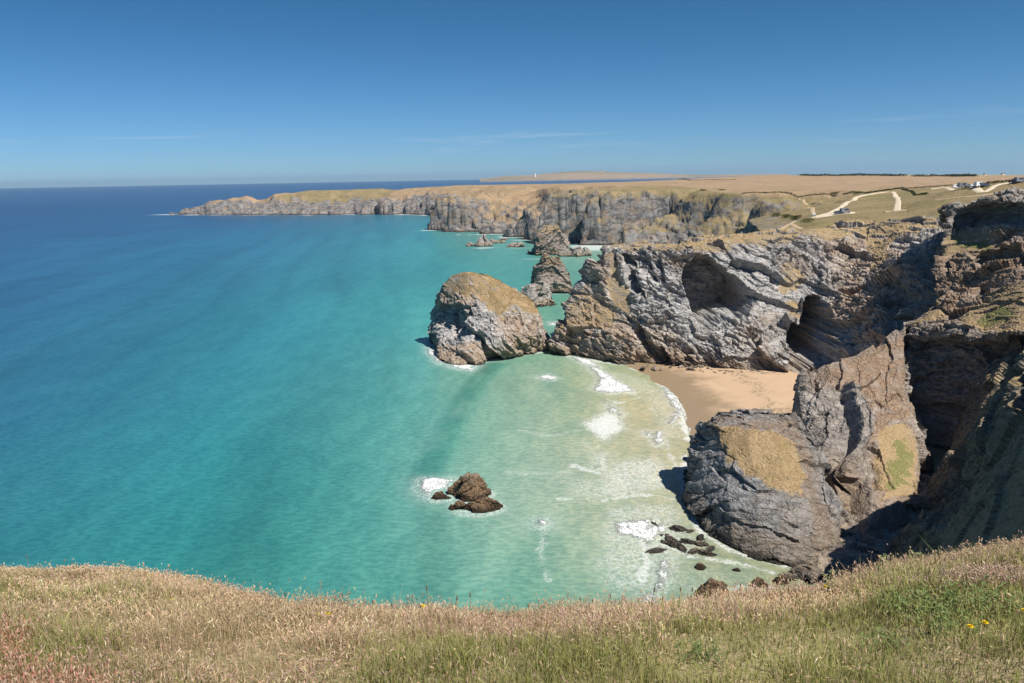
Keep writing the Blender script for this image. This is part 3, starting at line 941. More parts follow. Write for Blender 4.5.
for grp, lab, pts, (s0, s1), z in fields:
    for j, (qx, qy) in enumerate(pts):
        i = j % 4
        s = random.uniform(s0, s1)
        pt = S(qx + random.uniform(-2, 2), qy + random.uniform(-1.5, 1.5) - ((4 if qx < 765 else 2.5) if 'beach' in grp else 0), z)
        loc = (pt[0], pt[1], z - 0.2 * s)
        if i not in used:
            o = protos[i]
            o.location = loc; o.rotation_euler = (0, 0, random.uniform(0, 6)); o.scale = (s * 1.3, s * 0.8, s * 0.5); o['label'] = lab
            used.add(i)
        else:
            o = copy_thing(protos[i], loc, random.uniform(0, 6), (s * random.uniform(1, 1.7), s * random.uniform(0.6, 1), s * random.uniform(0.35, 0.65)), lab)
        o['group'] = grp

# ------------------------------------------------------------------ sea
def lin_rgb(c):
    c = np.array(c, float) / 255
    return np.where(c <= 0.04045, c / 12.92, ((c + 0.055) / 1.055) ** 2.4)


def spaced(lo, hi, a, b, step, growth, mx):
    c = list(np.arange(a, b, step))
    s = step
    up = []
    x = b
    while x < hi:
        up.append(x); s = min(s * growth, mx(x)); x += s
    up.append(hi)
    s = step
    dn = []
    x = a - step
    while x > lo:
        dn.append(x); s = min(s * growth, mx(x)); x -= s
    dn.append(lo)
    return np.array(dn[::-1] + c + up)


WATER = [  # px, py, colour of the water body there
    (640, 470, (182, 186, 166)), (660, 560, (168, 176, 156)), (690, 520, (160, 172, 145)), (600, 400, (160, 182, 162)), (640, 400, (178, 180, 140)), (560, 450, (130, 182, 170)), (585, 520, (150, 184, 170)),
    (520, 560, (108, 176, 168)), (560, 590, (110, 180, 162)), (470, 590, (70, 165, 160)), (440, 400, (62, 160, 156)), (520, 400, (130, 176, 160)), (480, 440, (80, 170, 160)), (490, 375, (118, 168, 154)), (430, 520, (60, 160, 156)),
    (380, 470, (38, 145, 150)), (400, 560, (50, 152, 152)), (300, 550, (28, 134, 138)), (300, 450, (26, 135, 148)), (300, 350, (24, 132, 152)), (400, 340, (42, 150, 158)), (415, 300, (46, 154, 160)),
    (200, 550, (16, 128, 138)), (100, 500, (10, 120, 138)), (20, 560, (8, 110, 128)), (100, 400, (10, 114, 146)), (200, 400, (16, 130, 152)), (200, 300, (16, 124, 156)), (100, 300, (12, 104, 148)), (10, 420, (8, 100, 138)),
    (10, 300, (12, 86, 138)), (300, 280, (22, 124, 154)), (380, 250, (34, 142, 160)), (440, 250, (48, 152, 160)), (500, 265, (56, 156, 156)), (510, 238, (60, 152, 156)), (300, 240, (20, 114, 152)), (400, 228, (30, 134, 158)), (450, 226, (44, 146, 160)),
    (200, 240, (14, 104, 152)), (230, 222, (12, 88, 140)), (330, 221, (20, 112, 150)), (100, 230, (14, 84, 138)), (20, 230, (14, 74, 130)), (100, 205, (16, 66, 122)), (20, 198, (20, 68, 122)), (150, 192, (22, 72, 126)), (300, 184, (26, 76, 128)), (450, 181, (26, 76, 128)),
    (520, 181, (30, 78, 130)), (600, 179.3, (30, 78, 130)), (740, 176.5, (30, 78, 130)), (560, 300, (62, 160, 150)), (548, 335, (76, 166, 150)), (600, 247, (120, 180, 165)), (560, 275, (60, 156, 152)), (660, 420, (192, 176, 134)), (612, 376, (172, 182, 142)), (672, 465, (178, 180, 148)), (620, 520, (165, 185, 160)), (760, 580, (90, 130, 100)), (800, 580, (70, 110, 85))]


def wkey(x, y):
    return np.stack([np.arcsinh(x / 120.0) * 1.0, np.log(np.maximum(y, 20) + 40) * 1.6], -1)


def build_sea():
    xs = spaced(-30000, 30000, -46, 84, 0.42, 1.045, lambda x: 1.5 + abs(x) * 0.03)
    ys = spaced(60, 30000, 118, 400, 0.42, 1.035, lambda y: 0.0 + abs(y) * 0.012)
    X, Y = np.meshgrid(xs, ys)
    x, y = X.ravel(), Y.ravel()
    pts = np.array([[*S(a, b)[:2]] for a, b, c in WATER])
    cl = np.array([lin_rgb(c) for a, b, c in WATER])
    K = wkey(pts[:, 0], pts[:, 1])
    q = wkey(x, y)
    q2 = p2(x, y)
    q = q + np.stack([fbm(q2, 70, 3, 201), fbm(q2, 70, 3, 211)], 1) * 0.06
    D_ = np.linalg.norm(K[:, None] - K[None], axis=-1)
    nk = len(K)
    A_ = np.zeros((nk + 3, nk + 3))
    A_[:nk, :nk] = -D_ + np.eye(nk) * 0.35
    A_[:nk, nk] = 1; A_[:nk, nk + 1:] = K; A_[nk, :nk] = 1; A_[nk + 1:, :nk] = K.T
    wt = np.linalg.solve(A_, np.concatenate([cl, np.zeros((3, 3))]))
    colr = wt[nk] + q @ wt[nk + 1:]
    for k in range(nk):
        colr = colr - np.sqrt(((q - K[k]) ** 2).sum(1) + 0.004)[:, None] * wt[k]
    far_ = sstep(2500, 6000, np.hypot(x, y))[:, None]
    colr = colr * (1 - far_) + lin_rgb((30, 78, 130)) * far_
    colr = np.clip(colr, 0.004, 0.8) * np.array([0.9, 0.765, 0.66])
    lum = (colr @ np.array([0.25, 0.55, 0.2]))[:, None]
    colr = colr * 0.87 + np.array([0.125, 0.135, 0.125]) * lum / 0.135 * 0.13 + np.array([0.006, 0.004, 0.004])
    # foam ----------------------------------------------------------
    foam = np.zeros(len(x)); lace = np.zeros(len(x)); z = np.zeros(len(x))
    near = (y < 430) & (np.abs(x) < 150)
    xn, yn = x[near], y[near]
    pn = p2(xn, yn)
    wob = fbm(pn, 5, 3, 221) * 1.5 + fbm(pn, 1.6, 2, 226) * 0.6
    fo = np.zeros(len(xn)); la = np.zeros(len(xn)); zz = np.zeros(len(xn))
    W2 = lambda poly: [tuple(S(a, b)[:2]) for a, b in poly]
    dense = [[(587, 365), (606, 373), (622, 383), (635, 393), (610, 394), (593, 389), (600, 379)], [(606, 404), (611, 405), (623, 415), (620, 418), (608, 411)],
             [(663, 386), (677, 398), (684, 414), (673, 425), (669, 421), (676, 409), (666, 399)], [(539, 377), (548, 374), (555, 378), (552, 380)], [(656, 432), (661, 432), (661, 446), (657, 446)],
             [(646, 432), (651, 432), (651, 436), (646, 436)], [(538, 521), (543, 520), (546, 527), (541, 528)], [(420, 481), (455, 480), (448, 489), (438, 489), (428, 498), (422, 492)],
             [(613, 524), (655, 519), (652, 526), (667, 524), (664, 535), (650, 547), (632, 540)], [(660, 565), (665, 563), (665, 580), (659, 588), (659, 576)], [(644, 598), (652, 596), (650, 603), (645, 603)],
             [(428, 345), (434, 352), (444, 360), (440, 365), (428, 353)], [(444, 362), (478, 366), (470, 371), (450, 368)], [(598, 458), (602, 455), (602, 468), (598, 468)],
             [(550, 322), (556, 322), (556, 325), (550, 325)], [(545, 303), (553, 305), (552, 308), (545, 306)], [(516, 299), (523, 297), (522, 303), (515, 305)], [(571, 357), (590, 360), (600, 368), (585, 366)]]
    for poly in dense:
        s = sdf(xn, yn, W2(poly)) + wob * 0.55
        fo = np.maximum(fo, 0.78 * sstep(-1.6, 1.8, s + 0.8 * wob))
        zz += 0.35 * sstep(-1.2, 1.0, s)
        la = np.maximum(la, 0.62 * sstep(-7, 0.5, s))
    lines = [([(612, 385), (640, 397), (661, 417), (671, 440)], 0.5, 0.62), ([(577, 361), (592, 366), (606, 376)], 0.7, 0.85), ([(655, 380), (668, 392), (678, 408), (684, 424), (689, 440)], 1.0, 0.85), ([(520, 430), (548, 436), (580, 430)], 0.5, 0.5), ([(598, 446), (600, 462), (594, 470)], 0.6, 0.6), ([(672, 425), (668, 446), (676, 470)], 0.6, 0.6),
             ([(655, 522), (640, 536), (648, 560), (640, 585)], 0.8, 0.75), ([(600, 396), (618, 404), (640, 398), (660, 404)], 0.6, 0.65), ([(575, 465), (600, 474), (640, 466), (680, 474)], 0.8, 0.7), ([(560, 498), (600, 500), (650, 494), (684, 500)], 0.7, 0.7),
             ([(545, 528), (540, 550), (548, 580)], 0.5, 0.55), ([(500, 470), (530, 474), (566, 472)], 0.6, 0.55), ([(690, 455), (684, 470), (684, 500)], 1.0, 0.8), ([(664, 545), (690, 556), (730, 562), (770, 572)], 0.9, 0.7), ([(655, 560), (668, 580), (700, 590), (740, 590)], 0.7, 0.6)]
    for pl, wd_, a in lines:
        la = np.maximum(la, a * sstep(wd_ * 2.6, 0, seg_dist(xn, yn, W2(pl), False) + 1.1 * wob))
    lacy = [([(580, 424), (604, 442), (627, 429), (622, 415), (606, 410)], 0.95), ([(593, 482), (606, 461), (658, 454), (677, 469), (685, 485), (650, 495), (625, 501), (593, 497)], 0.62),
            ([(640, 395), (680, 385), (690, 425), (692, 440), (660, 440)], 0.5), ([(560, 470), (600, 480), (640, 500), (600, 502), (560, 496)], 0.5), ([(600, 505), (680, 500), (700, 550), (665, 590), (610, 600), (590, 560)], 0.56),
            ([(520, 470), (560, 470), (560, 478), (520, 476)], 0.45), ([(452, 414), (466, 402), (469, 405), (457, 418)], 0.55), ([(430, 445), (440, 432), (444, 436), (434, 450)], 0.45), ([(425, 486), (505, 500), (510, 514), (460, 516), (440, 505)], 0.6),
            ([(600, 368), (640, 376), (668, 390), (664, 402), (630, 392)], 0.5), ([(668, 560), (760, 570), (780, 600), (660, 610)], 0.4), ([(575, 432), (598, 444), (602, 466), (590, 470)], 0.45), ([(478, 573), (500, 575), (498, 581), (480, 580)], 0.42)]
    for poly, a in lacy:
        s = sdf(xn, yn, W2(poly)) + wob
        la = np.maximum(la, a * sstep(-4.5, 4.5, s))
    # swash line on the sand and broken water along the rock feet
    edge = W2([(628, 368), (650, 374), (668, 388), (681, 405), (689, 425), (693, 440), (690, 455)])
    s = seg_dist(xn, yn, edge, False)
    fo = np.maximum(fo, 0.75 * sstep(0.8, 0.1, s + 0.35 * wob))
    feet = [(bs[1], 1.7), (ns[1], 1.2)]
    for ring, wd_ in feet:
        s = seg_dist(xn, yn, [tuple(q_[:2]) for q_ in ring])
        la = np.maximum(la, 0.75 * sstep(wd_ * 2.2, 0.2, s + 0.6 * wob))
    s = seg_dist(xn, yn, [tuple(c[1][:2]) for c in cols[:5]], False)
    la = np.maximum(la, 0.72 * sstep(3.5, 0.3, s + 0.6 * wob))
    for (qx, qy, rr_) in ((472, 496, 6.5), (478, 508, 6.5), (440, 498, 3.5), (713, 597, 3.2), (758, 586, 2.4)):
        c_ = S(qx, qy)
        s = np.hypot(xn - c_[0], (yn - c_[1]) * 1.3) - rr_
        la = np.maximum(la, 0.6 * sstep(2.0, -0.5, s + wob))
    foam[near] = fo; lace[near] = la
    # swell
    sw = 1.5 * fbm(np.stack([(x + 0.12 * y + 12 * fbm(q2, 120, 2, 231)) / 34.0, y / 210.0, 0 * x], 1), 1.0, 3, 235)
    bigw = sstep(5.5, 0.0, np.abs(seg_dist(xn, yn, W2([(428, 480), (440, 450), (452, 425), (466, 400), (480, 380), (497, 366)]), False)) - 1.2)
    band = np.zeros(len(x)); band[near] = bigw * 0.4
    for poly, wd_, a in (([(395, 600), (430, 560), (438, 520)], 4, 0.12), ([(520, 600), (532, 560), (545, 525)], 4, 0.15), ([(548, 375), (565, 395), (570, 430)], 5, 0.12)):
        band[near] = np.maximum(band[near], a * sstep(wd_ * 2, 0, seg_dist(xn, yn, W2(poly), False) + 1.5 * wob))
    z[near] = zz + 0.5 * bigw
    z += sw * 0.25 * sstep(150, 260, y)
    k = 1 + 0.13 * np.clip(sw, -1, 1) * sstep(20, -60, x - 0.02 * y) * sstep(2500, 900, y)
    ph = (x + 0.16 * y + 16 * fbm(q2, 170, 2, 251) + 3 * fbm(q2, 40, 2, 253)) / 41.0 * 2 * np.pi
    crest = np.maximum(0, np.sin(ph)) ** 4 * sstep(-0.35, 0.25, fbm(p2(x, y * 0.5), 130, 2, 255)) * sstep(40, -40, x - 0.02 * y) * sstep(2200, 900, y)
    k = k * (1 - 0.17 * crest)
    colr = colr * (k * (1 - band * 0.62))[:, None]
    colr[:, 0] *= np.clip(1 - band * 0.8, 0, 1)
    # white water along the further coast
    mid = (y > 380) & (y < 2300) & (x > -900) & (x < 260)
    xm, ym = x[mid], y[mid]
    pm = p2(xm, ym)
    dd = land_z(xm, ym)[2]
    wm_ = fbm(pm, 30, 3, 241) * 9
    l2 = 0.95 * sstep(-13, -1, dd + wm_) * sstep(0.0, 0.3, fbm(pm, 45, 2, 245) + 0.25)
    c_ = S(590, 248)
    for c_, rx_, ry_, a in ((S(590, 247), 22, 45, 0.8), (S(604, 247), 12, 20, 0.7), (S(168, 214.5), 45, 26, 0.9), (S(452, 231), 12, 22, 0.9), (S(484, 248), 14, 9, 0.8), (S(505, 240), 14, 8, 0.5), (S(518, 248), 12, 8, 0.6), (S(548, 259), 26, 9, 0.55), (S(553, 293), 17, 7, 0.6)):
        l2 = np.maximum(l2, a * sstep(1.5, 0.5, np.hypot((xm - c_[0]) / rx_, (ym - c_[1]) / ry_) + wm_ * 0.03))
    lace[mid] = np.maximum(lace[mid], l2)
    p = np.stack([x, y, z], 1)
    f = grid_faces(len(ys), len(xs))
    cen = p[f].mean(1)
    drop = (cen[:, 0] > 0.285 * cen[:, 1]) & (cen[:, 1] > 1300)
    v_, f_, a_ = compact(p, f[~drop], {'water': colr, 'foam': foam, 'lace': lace})
    m = bpy.data.materials.new('sea_water')
    t = NT(m)
    base = t.attr('water').outputs['Color']
    rip = t.noise(0.8, 4, 0.62, t.scaled((0.55, 1.0, 1), (0, 0, 0.35)), 0.4)
    rip2 = t.noise(0.13, 4, 0.62, t.scaled((1.0, 0.4, 1), (0, 0, -0.1)), 0.4)
    swl = t.noise(0.022, 4, 0.6, t.scaled((1.0, 0.3, 1), (0, 0, -0.12)), 0.6)
    c = t.mix(t.ss(rip2, 0.35, 0.65), t.mix(1.0, base, (0.88, 0.92, 0.94), 'MULTIPLY'), t.mix(1.0, base, (1.1, 1.06, 1.05), 'MULTIPLY'))
    c = t.mix(t.ss(swl, 0.35, 0.65), t.mix(1.0, c, (0.95, 0.97, 0.98), 'MULTIPLY'), t.mix(1.0, c, (1.05, 1.03, 1.02), 'MULTIPLY'))
    c = t.mix(t.ss(rip, 0.38, 0.62), t.mix(1.0, c, (0.8, 0.88, 0.9), 'MULTIPLY'), t.mix(1.0, c, (1.16, 1.1, 1.08), 'MULTIPLY'))
    fn_ = t.noise(1.5, 6, 0.72, t.scaled((1.0, 0.7, 1)), 1.0)
    vor = t.n('ShaderNodeTexVoronoi', feature='DISTANCE_TO_EDGE')
    vor.inputs['Scale'].default_value = 0.75
    dv = t.n('ShaderNodeVectorMath', operation='ADD')
    nz = t.n('ShaderNodeTexNoise'); nz.inputs['Scale'].default_value = 0.6; nz.inputs['Detail'].default_value = 3; t.l(t.pos(), nz.inputs['Vector'])
    sc_ = t.n('ShaderNodeVectorMath', operation='SCALE'); sc_.inputs['Scale'].default_value = 2.2; t.l(nz.outputs['Color'], sc_.inputs[0])
    t.l(t.pos(), dv.inputs[0]); t.l(sc_.outputs[0], dv.inputs[1]); t.l(dv.outputs[0], vor.inputs['Vector'])
    web = t.math('SUBTRACT', 1.0, t.ss(vor.outputs['Distance'], 0.02, 0.28))
    la_ = t.math('MULTIPLY_ADD', t.attr('lace').outputs['Fac'], 1.0, t.math('ADD', t.math('MULTIPLY', t.math('SUBTRACT', fn_, 0.5), 1.1), t.math('MULTIPLY', t.math('SUBTRACT', web, 0.5), 0.25)))
    la_ = t.math('MULTIPLY', t.ss(la_, 0.42, 1.02), t.ss(t.attr('lace').outputs['Fac'], 0.05, 0.35))
    fo_ = t.ss(t.math('ADD', t.attr('foam').outputs['Fac'], t.math('MULTIPLY', t.math('SUBTRACT', fn_, 0.5), 2.0)), 0.38, 0.75)
    allf = t.math('MAXIMUM', fo_, t.math('MULTIPLY', la_, 0.7))
    c = t.mix(t.math('MULTIPLY', t.attr('lace').outputs['Fac'], 0.28), c, (0.42, 0.47, 0.43))
    c = t.mix(allf, c, (0.68, 0.69, 0.68))
    h = t.math('ADD', t.math('MULTIPLY', rip, 0.5), t.math('ADD', rip2, t.math('MULTIPLY', fo_, 1.2)))
    b = t.bsdf(c, 0.25, 0.24, h, 0.7, 0.6)
    b.inputs['IOR'].default_value = 1.33
    t.val(b.inputs['Roughness'], t.math('MULTIPLY_ADD', allf, 0.5, 0.28))
    o = link('sea', np_mesh('sea', v_, f_, a_, True), m)
    tag(o, kind='structure')


build_sea()

# ------------------------------------------------------------------ beach and gully floor
def sheet(name, poly, x0, x1, y0, y1, step, fz, mat, zmin=-0.8):
    xs = np.arange(x0, x1, step); ys = np.arange(y0, y1, step)
    X, Y = np.meshgrid(xs, ys); x, y = X.ravel(), Y.ravel()
    s = sdf(x, y, poly)
    z = fz(x, y, s)
    p = np.stack([x, y, z], 1)
    f = grid_faces(len(ys), len(xs))
    f = f[z[f].max(1) > zmin]
    v_, f_, _ = compact(p, f, {})
    o = link(name, np_mesh(name, v_, f_, None, True), mat)
    tag(o, kind='structure')
    return o


def sand_material():
    m = bpy.data.materials.new('beach_sand')
    t = NT(m)
    sep = t.n('ShaderNodeSeparateXYZ'); t.l(t.pos(), sep.inputs[0])
    n = t.noise(0.12, 4, 0.55); fi = t.noise(1.2, 4, 0.6)
    zz = t.math('ADD', sep.outputs[2], t.math('MULTIPLY', t.math('SUBTRACT', n, 0.5), 1.2))
    dry = t.mix(fi, (0.45, 0.305, 0.19), (0.51, 0.36, 0.235))
    dry = t.mix(t.math('MULTIPLY', t.ss(n, 0.5, 0.7), 0.5), dry, (0.5, 0.37, 0.23))
    wet = t.mix(fi, (0.25, 0.18, 0.11), (0.3, 0.22, 0.14))
    k = t.ss(zz, 0.35, 1.1)
    c = t.mix(k, wet, dry)
    sp = t.noise(0.9, 5, 0.8)
    line = t.math('MULTIPLY', t.ss(zz, 1.25, 1.45), t.math('SUBTRACT', 1.0, t.ss(zz, 1.5, 1.75)))
    c = t.mix(t.math('MULTIPLY', line, t.ss(sp, 0.48, 0.6)), c, (0.13, 0.1, 0.065))
    c = t.mix(t.math('MULTIPLY', t.ss(sp, 0.62, 0.72), 0.35), c, (0.3, 0.22, 0.14))
    b = t.bsdf(c, 0.8, 0.3, fi, 0.3, 0.08)
    t.val(b.inputs['Roughness'], t.math('MULTIPLY_ADD', k, 0.45, 0.4))
    return m


sand = [S(a, b)[:2] for a, b in [(600, 352), (616, 361), (634, 370), (650, 376), (667, 389), (680, 406), (688, 426), (692, 442), (690, 456)]] + [np.array(q) for q in [(60, 200), (130, 195), (150, 310), (60, 330)]]
sheet('beach', sand, 30, 140, 195, 325, 0.8, lambda x, y, s: np.clip(s * 0.05, -1.2, 2.6) + 0.12 * fbm(p2(x, y), 9, 3, 301), sand_material())
gul = [S(a, b)[:2] for a, b in [(790, 562), (800, 578), (830, 585), (915, 575), (950, 500), (935, 470), (900, 480), (850, 490), (832, 520), (815, 545)]]
sheet('gully_floor', gul, 45, 120, 130, 215, 0.3, lambda x, y, s: np.clip(s * 0.35, -1.5, 1.6) + 0.9 * (worley(p2(x, y) / 1.6, 311)[2] - 0.5) + 0.5 * fbm(p2(x, y), 3, 3, 312), M_ROCK, -0.5)

# ------------------------------------------------------------------ the viewpoint's own grassy slope
_edge = [(-500, 590, 24), (-150, 570, 22), (0, 572, 20), (60, 575, 19), (110, 572, 19), (150, 577, 18), (200, 589, 15), (250, 605, 12.5), (300, 615, 11), (400, 622, 9.5), (500, 622, 9.5), (600, 619, 9.5), (700, 611, 10),
         (800, 600, 12), (850, 588, 14), (900, 572, 16), (960, 558, 18), (1024, 549, 20), (1150, 530, 22), (1400, 490, 26)]
_th, _sl, _re = [], [], []
for a, b, r_ in _edge:
    d = ray(a, b)
    _th.append(math.atan2(d[0], d[1])); _sl.append(-d[2] / math.hypot(d[0], d[1])); _re.append(r_)
_th = np.array([-3.2, -1.6] + _th + [1.6, 3.2]); _sl = np.array([0.12, 0.2] + _sl + [0.16, 0.12]); _re = np.array([60, 40] + _re + [50, 60.])
EYE = 1.65


def fg_z(x, y):
    x = np.asarray(x, float); y = np.asarray(y, float)
    r = np.hypot(x, y); th = np.arctan2(x, y)
    # smooth the control polygon a little
    s = sum(np.interp(th + o_, _th, _sl) for o_ in (-0.04, -0.02, 0, 0.02, 0.04)) / 5
    e = sum(np.interp(th + o_, _th, _re) for o_ in (-0.06, -0.03, 0, 0.03, 0.06)) / 5
    a = s - 2 * EYE / e
    b = EYE / e ** 2
    q = p2(x, y)
    return CZ - EYE - a * r - b * r * r + (0.09 * fbm(q, 1.5, 2, 401) + 0.03 * fbm(q, 0.4, 2, 402)) * np.clip(r / 3, 0, 1)


def on_fg(px, py):
    d = ray(px, py); h = math.hypot(d[0], d[1])
    r = np.linspace(1.5, 40, 3000)
    x = d[0] / h * r; y = d[1] / h * r
    z = CZ + d[2] / h * r
    k = np.argmax(fg_z(x, y) >= z)
    if k == 0:
        k = np.argmin(np.abs(fg_z(x, y) - z))
    return np.array([x[k], y[k], fg_z(x[k:k + 1], y[k:k + 1])[0]])


def turf_ground():
    th = np.linspace(-2.2, 2.2, 500)
    r = np.concatenate([np.linspace(0.2, 24, 150), 24 * 1.03 ** np.arange(1, 62)])
    T, R = np.meshgrid(th, r)
    x, y = (R * np.sin(T)).ravel(), (R * np.cos(T)).ravel()
    z = np.maximum(fg_z(x, y), -4)
    p = np.stack([x, y, z], 1)
    f = grid_faces(len(r), len(th))
    f = f[p[f][:, :, 2].max(1) > -3.9]
    v_, f_, _ = compact(p, f, {})
    m = bpy.data.materials.new('turf_soil')
    t = NT(m)
    n = t.noise(2.5, 5, 0.7); n2 = t.noise(14, 4, 0.7)
    c = t.mix(t.ss(n, 0.35, 0.65), (0.24, 0.225, 0.09), (0.38, 0.3, 0.17))
    c = t.mix(t.math('MULTIPLY', t.ss(n2, 0.4, 0.65), 0.6), c, (0.44, 0.34, 0.21))
    t.bsdf(c, 0.95, 0.1, n2, 0.8, 0.05)
    o = link('grassy_slope', np_mesh('grassy_slope', v_, f_[:, ::-1], None, True), m)
    tag(o, kind='structure')


turf_ground()


def blades(name, x, y, z, hgt, wid, lean, leandir, face, c0, c1, head=None, bend=0.6):
    """ribbon blades; head=(mask,len,wid,colour) adds a seed head at the tip"""
    n = len(x)
    dx, dy = np.cos(leandir), np.sin(leandir)
    fx, fy = np.cos(face), np.sin(face)
    b = np.stack([x, y, z - 0.02], 1)
    up = np.array([0, 0, 1.0])
    L = np.stack([dx, dy, 0 * dx], 1) * lean[:, None]
    Fv = np.stack([fx, fy, 0 * fx], 1) * (wid * 0.5)[:, None]
    mid = b + (up * 0.55 + L * 0.55 * (1 - bend)) * hgt[:, None]
    tip = b + (up * 1.0 * np.sqrt(np.maximum(0.15, 1 - lean ** 2))[:, None] + L) * hgt[:, None]
    V = np.stack([b - Fv, b + Fv, mid - Fv * 0.8, mid + Fv * 0.8, tip], 1).reshape(-1, 3)
    i = np.arange(n)[:, None] * 5
    T = np.concatenate([i + np.array([0, 1, 3]), i + np.array([0, 3, 2]), i + np.array([2, 3, 4])], 0)
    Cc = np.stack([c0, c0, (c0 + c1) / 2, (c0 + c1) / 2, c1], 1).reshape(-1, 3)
    if head is not None:
        mk, hl, hw, hc = head
        tp = tip[mk]; k = len(tp)
        ax = (tip - mid)[mk]; ax = ax / (np.linalg.norm(ax, axis=1, keepdims=True) + 1e-6)
        F2 = Fv[mk] / (np.linalg.norm(Fv[mk], axis=1, keepdims=True) + 1e-9)
        F3 = np.cross(ax, F2)
        a = tp - ax * 0.01; e = tp + ax * hl[:, None]; m_ = tp + ax * hl[:, None] * 0.4
        w_ = hw[:, None] * 0.5
        HV = np.stack([a, m_ + F2 * w_, m_ + F3 * w_, m_ - F2 * w_, m_ - F3 * w_, e], 1).reshape(-1, 3)
        j = np.arange(k)[:, None] * 6 + len(V)
        tr = [[0, 2, 1], [0, 3, 2], [0, 4, 3], [0, 1, 4], [5, 1, 2], [5, 2, 3], [5, 3, 4], [5, 4, 1]]
        T = np.concatenate([T] + [j + np.array(q_) for q_ in tr], 0)
        V = np.concatenate([V, HV]); Cc = np.concatenate([Cc, np.repeat(hc, 6, 0)])
    return V, T, Cc


def grass_material(name='grass_blades'):
    m = bpy.data.materials.new(name)
    t = NT(m)
    c = t.attr('col').outputs['Color']
    d = t.n('ShaderNodeBsdfDiffuse'); t.l(c, d.inputs['Color'])
    tr = t.n('ShaderNodeBsdfTranslucent'); t.l(c, tr.inputs['Color'])
    mx = t.n('ShaderNodeMixShader'); mx.inputs[0].default_value = 0.3
    t.l(d.outputs[0], mx.inputs[1]); t.l(tr.outputs[0], mx.inputs[2])
    o = t.n('ShaderNodeOutputMaterial'); t.l(mx.outputs[0], o.inputs['Surface'])
    return m


M_GRASS = grass_material()


def pick(c, n, jit=0.18):
    c = np.array(c)
    k = RNG.integers(0, len(c), n)
    return c[k] * (1 + jit * (RNG.random((n, 1)) * 2 - 1)) * (1 + 0.06 * (RNG.random((n, 3)) * 2 - 1))


def scatter(n, t0=-0.66, t1=0.68, r0=2.3, r1=27.0, pw=0.75):
    th = RNG.uniform(t0, t1, n)
    u = RNG.random(n)
    r = (r0 ** (2 * pw) + u * (r1 ** (2 * pw) - r0 ** (2 * pw))) ** (1 / (2 * pw))
    e = np.interp(th, _th, _re)
    k = r < e * 1.22 + 0.6
    th, r = th[k], r[k]
    return r * np.sin(th), r * np.cos(th), r


